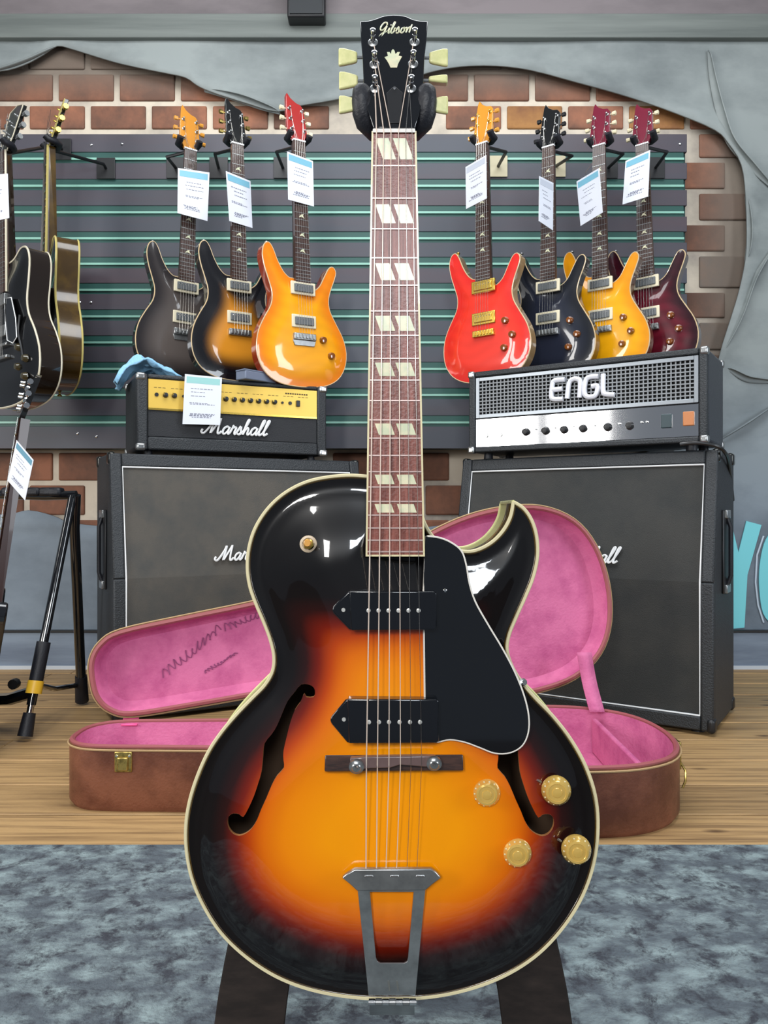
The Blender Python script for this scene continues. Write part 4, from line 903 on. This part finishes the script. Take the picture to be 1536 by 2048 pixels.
# headstock
def HY(py): return .777+(258-py)/2000*.26
hd = catmull([(720, 42, 0), (736, 41, 0), (751, 37, 0), (767, 31.5, 0), (788, 29, 0), (810, 31.5, 0), (826, 38, 0), (840, 41, 0), (856, 42, 0)], 4)
hd = [(p[0], p[1]) for p in hd]+[(853, 80), (849, 115), (847, 160), (846, 195), (839, 225), (830, 256), (747, 256), (737, 225), (729, 195), (727, 160), (725, 115), (722, 80)]
HS = MB().prism([P(a, b, HY(b)) for a, b in hd], [P(a, b, HY(b))+Vector((0, .014, 0)) for a, b in hd]).build('headstock', gloss_black, G, world=True, bevel=.001)
st, wd = lettering('Gibson', 1.0, slant=.28)
sx = 66/wd
letters_mb(st, lambda a, b: P(757+a*sx, 67-b*10.5-(a*sx)*.03, HY(60)-.001), .00075, 4).build('script_logo', pearl, HS, world=True)
crown = [(786, 98), (789, 101), (791, 108), (795, 104), (800, 104), (797, 111), (804, 113), (799, 122), (796, 128), (794, 135), (781, 135), (778, 128), (774, 121), (769, 114), (776, 112), (774, 104), (779, 104), (782, 108), (783, 101)]
MB().slab([P(a, b, HY(b)-.0006) for a, b in crown], (0, .001, 0)).build('crown_inlay', pearl, HS, world=True, smooth=False)
MB().slab([P(a, b, HY(b)-.0014) for a, b in [(783, 176), (789, 172), (795, 176), (806, 186), (800, 246), (778, 246), (773, 186)]], (0, .002, 0)).build('truss_rod_cover', satin_black, HS, world=True, bevel=.0004)
MB().lathe([(.0014, 0), (.0008, .0008)], P(789, 177, HY(177)-.0014), (0, -1, 0), 8).build('screw', chrome, HS, world=True)
posts = [(746, 84), (749, 128), (750, 176), (829, 83), (826, 127), (822, 176)]
for a, b in posts:
    po = MB().lathe([(.0052, 0), (.0052, .0016), (.0036, .0024), (.0032, .0024)], P(a, b+3, HY(b)), (0, -1, .25), 16).build('tuner_bushing', nickel, HS, world=True)
    MB().lathe([(.0026, 0), (.0026, .009), (.0021, .0095), (.0026, .012), (.0028, .015), (.0014, .016)], P(a, b+3, HY(b)), (0, -1, .45), 14).build('tuner_post', chrome, po, world=True)
def button(cx, cy, s, flat, wdt=19):
    Y = HY(cy)+.010; p = P(cx, cy, Y); k = u
    if flat: th = 9
    else: th = 19
    sh = [(-20, -th*.55), (-12, -th*.7), (8, -th*.98), (20, -th*1.0), (20, th*1.0), (8, th*.92), (-12, th*.7), (-20, th*.55)]
    yt = .0045 if not flat else .009
    sc_ = .00049
    A_ = [Vector((p.x+s*a*sc_, Y-yt*.5, p.z-b_*sc_)) for a, b_ in sh]
    bo_ = MB().slab(A_, (0, yt, 0)).build('tuner_button', cream_y, HS, world=True, bevel=.0018, seg=3)
    MB().tube([Vector((p.x-s*.0095, Y, p.z)), Vector((p.x-s*.024, Y, p.z))], .0016, 8).build('tuner_shaft', nickel, bo_, world=True)
button(696, 115, -1, False); button(697, 162, -1, False); button(697, 210, -1, False)
button(877, 116, 1, False); button(876, 161, 1, True); button(877, 211, 1, False)
# pickguard
pgp = catmull([(850, 1072, 0), (880, 1076, 0), (905, 1087, 0), (923, 1103, 0), (932, 1130, 0), (938, 1165, 0), (950, 1203, 0), (975, 1248, 0), (1005, 1298, 0), (1030, 1346, 0), (1048, 1392, 0), (1057, 1432, 0), (1056, 1465, 0), (1044, 1491, 0), (1020, 1505, 0), (990, 1506, 0), (960, 1495, 0), (930, 1484, 0), (900, 1479, 0), (876, 1484, 0)], 4)
pgp = [(p[0], p[1]) for p in pgp]+[(851, 1484), (848, 1262), (847, 1180)]
PGY = .7785
pg = MB().slab([P(a, b, PGY) for a, b in pgp], (0, .0022, 0)).build('pickguard', mat('polished black celluloid', srgb(10, 13, 18), .06, coat=.8), G, world=True, bevel=.0004)
MB().tube([P(a, b, PGY+.0008) for a, b in pgp], .0011, 6, True).build('pickguard_edge', mat('white guard edge', srgb(226, 220, 210), .3), pg, world=True)
MB().lathe([(.002, 0), (.0012, .001)], P(890, 1181, PGY), (0, -1, 0), 10).build('screw', chrome, pg, world=True)
MB().tube([P(1030, 1370, .784), P(1046, 1362, .79)], .0028, 8).build('guard_bracket', nickel, pg, world=True)
MB().lathe([(.004, 0), (.003, .003)], P(1046, 1364, .79), (.6, -1, 0), 10).build('bracket_screw', nickel, pg, world=True)
# pickups
def p90(y0, y1, ym, xr, poles, scr, xl, ystr):
    Y0 = .7685; pk = MB().slab([P(a, b, Y0) for a, b in [(xl+35, y0), (xr-4, y0+1), (xr, y0+5), (xr+1, y1-4), (xr-4, y1), (xl+38, y1+1)]], (0, .014, 0)).build('pickup_cover', mat('black pickup plastic', srgb(9, 12, 18), .14, coat=.6), G, world=True, bevel=.0012, seg=3)
    MB().slab([P(a, b, .7775) for a, b in [(xl, ym), (xl+3, ym-8), (xl+31, y0+2), (xl+42, y0), (xl+42, y1+1), (xl+34, y1-1), (xl+3, ym+7)]], (0, .006, 0)).build('pickup_ear', MATS['black pickup plastic'], pk, world=True, bevel=.0015, seg=3)
    for x in poles: MB().lathe([(.0021, 0), (.0021, .0008), (.0012, .0011)], P(x, ystr, Y0), (0, -1, 0), 14).build('pole_piece', white_metal, pk, world=True)
    MB().lathe([(.0022, 0), (.0018, .0012)], P(scr[0], scr[1], .7775), (0, -1, 0), 12).build('mounting_screw', white_metal, pk, world=True)
p90(1182, 1260, 1220, 873, (737, 757, 777, 797, 817, 837), (687, 1220), 664, 1221)
p90(1398, 1486, 1441, 877, (738, 758, 778, 799, 820, 840), (688, 1439), 660, 1444)
# bridge
br = MB().hexa([P(649, 1543, .772), P(927, 1541, .772), P(927, 1541, .782), P(649, 1543, .782), P(650, 1510, .774), P(926, 1509, .774), P(926, 1509, .782), P(650, 1510, .782)]).build('bridge', rosewood2, G, world=True, bevel=.0012)
sp = [(700, 1541), (700, 1517), (730, 1514), (845, 1512), (872, 1513), (872, 1533), (850, 1534), (800, 1530), (780, 1536), (740, 1537)]
MB().slab([P(a, b, .7655) for a, b in sp], (0, .0075, 0)).build('saddle', mat('saddle wood', srgb(104, 84, 82), .3, coat=.5), br, world=True, bevel=.001)
for a, b in ((713, 1531), (868, 1525)):
    tw = MB().lathe([(.0075, 0), (.0075, .003), (.005, .004), (.004, .0055), (.002, .006)], P(a, b, .7665), (0, -1, -.25), 18).build('thumbwheel', nickel, br, world=True)
    MB().lathe([(.0022, 0), (.0015, .002)], P(a, b+4, .7605), (0, -1, -.2), 8).build('post_screw', chrome, tw, world=True)
# strings
nx_ = (753, 767.5, 782, 797, 811.5, 824); bx_ = (733, 755, 778, 801, 822, 843); tx_ = (732, 753, 772, 793, 814, 834)
order = [(750, 176), (749, 128), (746, 84), (829, 83), (826, 127), (822, 176)]
order = [(746, 176+6), (747, 128+6), (744, 84+4), (826, 83+4), (824, 127+6), (820, 176+6)]
idx = [0, 1, 2, 3, 4, 5]
heads = [(750, 180), (750, 133), (748, 90), (826, 90), (823, 133), (819, 181)]
heads = [heads[0], heads[1], heads[2], heads[3], heads[4], heads[5]]
wound = mat('wound bronze string', srgb(232, 212, 196), .3, metal=.3)
for k in range(6):
    r_ = (.00062, .00055, .00048, .00042, .0003, .00028)[k]*1.0
    hx, hy_ = heads[k]
    MB().tube([P(tx_[k], 1742, .7745), P(bx_[k]-.2, 1535, .766), P(bx_[k], 1518, .7642), P(nx_[k], 263, yn-.0028), P(hx, hy_, HY(hy_)-.006)], r_, 6).build('string', wound if k < 4 else steel, G, world=True)
# tailpiece
TY = .774
def tp(pts, Y): return [P(a, b, Y) for a, b in pts]
tpo = MB()
tpo.slab(tp([(684, 1756), (694, 1748), (709, 1739), (862, 1738), (872, 1745), (882, 1756), (866, 1768), (851, 1781), (714, 1782), (699, 1768)], TY-.003), (0, .006, 0))
TL = tpo.build('tailpiece', nickel, G, world=True, bevel=.001)
MB().slab(tp([(716, 1778), (740, 1778), (752, 1916), (760, 1925), (736, 1990), (735, 1990)], TY), (0, .0025, 0))
arm = MB()
for pts in ([(716, 1776), (740, 1776), (752, 1920), (733, 1945)], [(827, 1776), (850, 1776), (835, 1945), (816, 1920)], [(730, 1918), (757, 1926), (811, 1926), (838, 1918), (831, 1990), (737, 1990)]):
    arm.slab(tp(pts, TY), (0, .0025, 0))
# one continuous frame with an opening
fo = [(715, 1776), (737, 1990), (831, 1990), (851, 1776)]; fi = [(740, 1783), (827, 1783), (816, 1915), (814, 1922), (808, 1925), (761, 1925), (755, 1922), (752, 1915)]
Vt, Ft = sheet([(a, -b) for a, b in fo], [[(a, -b) for a, b in fi]], 40)
mb = MB(); mb.v = [P(a, -b, TY+.001+.008*max(0, (-b-1776)/214)) for a, b in Vt]; mb.f = [tuple(f) for f in Ft]
fr_ = mb.build('tailpiece_frame', nickel, TL, world=True, smooth=False); s_ = fr_.modifiers.new('s', 'SOLIDIFY'); s_.thickness = .0022; s_.offset = 0
bv = fr_.modifiers.new('b', 'BEVEL'); bv.width = .0006; bv.segments = 2; bv.limit_method = 'ANGLE'
for a in (738, 789, 840): MB().box(P(a, 0, TY).x-.0042, P(a, 0, TY).x+.0042, TY-.0038, TY-.003, P(0, 1751, TY).z, P(0, 1748, TY).z).build('string_slot', chrome, TL, world=True, bevel=.0003, seg=1)
for a in (778, 795): MB().slab(tp([(a-3, 1962), (a+1, 1962), (a+3, 1982), (a, 1982)], TY+.0066), (0, .0006, 0)).build('stamped_mark', mat('dull stamp', srgb(120, 122, 118), .5, metal=.6), TL, world=True, smooth=False)
for i in range(7):
    x0 = 737+i*13.7; big = i % 2; MB().tube([P(x0+.6, 2004, TY+.0085), P(x0+13, 2004, TY+.0085)], .0030 if not big else .0034, 12).build('hinge_knuckle', chrome if not big else nickel, TL, world=True)
MB().slab([P(739, 2004, .79), P(829, 2004, .79), P(829, 2030, .84), P(739, 2030, .84)], (0, .002, 0.002)).build('hinge_plate', nickel, TL, world=True)
# control knobs
for (a, b, rr_) in ((973, 1584, 28), (1112, 1580, 30), (1034, 1704, 29), (1152, 1698, 30)):
    k = rr_*.775/F; base_y = FY-.0165 if a < 1060 else FY-.011
    c = P(a, b, base_y)
    kb = MB().lathe([(k, 0), (k, .0025), (k*.93, .004), (k*.80, .0085), (k*.74, .010), (k*.60, .0105), (k*.56, .0098), (k*.35, .0098), (k*.30, .0108), (k*.12, .0112)], c, (-.10, -1, .06), 28).build('control_knob', gold_knob, G, world=True)
    for j in range(14):
        th = 2*math.pi*j/14; p = c+Vector((math.cos(th)*k*.87-.0006, -.0062, math.sin(th)*k*.87+.0004)); MB().lathe([(.0011, 0), (.0006, .0006)], p, (math.cos(th), -1, math.sin(th)), 5).build('numeral', cream, kb, world=True)
    MB().tube([c+Vector((-k*1.0, .001, k*.5)), c+Vector((-k*1.22, .0, k*.66))], .0012, 6).build('pointer', nickel, kb, world=True)
# selector switch
c = P(617, 1088, FY-.012)
sw = MB().lathe([(.0088, 0), (.0088, .0014), (.0080, .002), (.0062, .002), (.0060, .0005)], c, (0, -1, 0), 24).build('switch_ring', mat('ivory switch ring', srgb(206, 186, 160), .35), G, world=True)
MB().lathe([(.0058, 0), (.0055, .003), (.004, .0035)], c, (0, -1, 0), 6).build('switch_nut', gold_metal, sw, world=True)
MB().tube([c, c+Vector((.0004, -.010, .001)), c+Vector((.0006, -.016, .0014)), c+Vector((.0006, -.019, .0014))], [.0018, .002, .0042, .003], 12).build('switch_tip', mat('amber switch tip', srgb(220, 160, 80), .2, coat=1), sw, world=True)

# ---------------------------------------------------------------- stand under the archtop
st_m = mat('dark brown stand wood', srgb(24, 18, 15), .75, noise=(20, (1, 1, 4), srgb(40, 32, 28), .4, .7), spec=.2)
S = thing('guitar_stand', 'dark guitar stand with padded yoke and broad curved legs under the archtop', 'stand', (P(786, 0, .93).x, .93, 0))
for s in (-1, 1):
    Lp = catmull([(s*.03, .99, .30), (s*.10, .98, .22), (s*.145, .93, .13), (s*.158, .90, .075), (s*.162, .86, .025), (s*.163, .80, .025)], 5)
    mb = MB(); rows_ = []
    x0 = P(786, 0, .9).x
    for i, p in enumerate(Lp):
        wv = .036+.004*math.sin(i/len(Lp)*3); q = Vector((p[0]+x0, p[1], p[2])); mb.v += [q+Vector((-wv, -.01, 0)), q+Vector((wv, -.01, 0)), q+Vector((wv, .012, .012)), q+Vector((-wv, .012, .012))]
    for i in range(len(Lp)-1):
        for j in range(4): a = i*4+j; b2 = i*4+(j+1) % 4; mb.f.append((a, b2, b2+4, a+4))
    mb.f.append((0, 1, 2, 3)); e_ = 4*(len(Lp)-1); mb.f.append((e_+3, e_+2, e_+1, e_))
    lg = mb.build('leg', st_m, S, world=True, bevel=.004)
    MB().lathe([(.018, 0), (.016, .014)], (x0+s*.163, .81, 0), (0, 0, 1), 12).build('rubber_foot', rubber, lg, world=True)
x0 = P(788, 0, .9).x
MB().tube([(x0, 1.0, .0), (x0, 1.0, .28), (x0, .93, .8), (x0, .84, 1.05)], .011, 12).build('pole', satin_black, S, world=True)
MB().tube([(x0, 1.0, .19), (x0, .96, .19), (x0, .93, .18), (x0, .905, .175)], .008, 8).build('body_support', satin_black, S, world=True)
for s in (-1, 1): MB().tube([(x0, .91, .175), (x0+s*.05, .908, .175), (x0+s*.10, .906, .18), (x0+s*.12, .904, .19)], .009, 8).build('support_arm', rubber, S, world=True)
for s in (-1, 1):
    xs = 724 if s < 0 else 853; xc = 745 if s < 0 else 832
    MB().tube([P(xs, 172, .79), P(xs, 180, .79), P(xs, 200, .79), P(xs+2*(-s), 225, .793), P(xs-s*8, 245, .797), P(xs-s*22, 262, .803), P(788, 268, .815)], [.006, .0095, .0105, .011, .011, .010, .008], 14).build('yoke_pad', rubber, S, world=True)
MB().tube([P(788, 268, .815), (x0, .84, 1.05)], .009, 10).build('yoke_neck', satin_black, S, world=True)
for o in list(COL.objects):
    if o.name.startswith('Cube'): bpy.data.objects.remove(o)
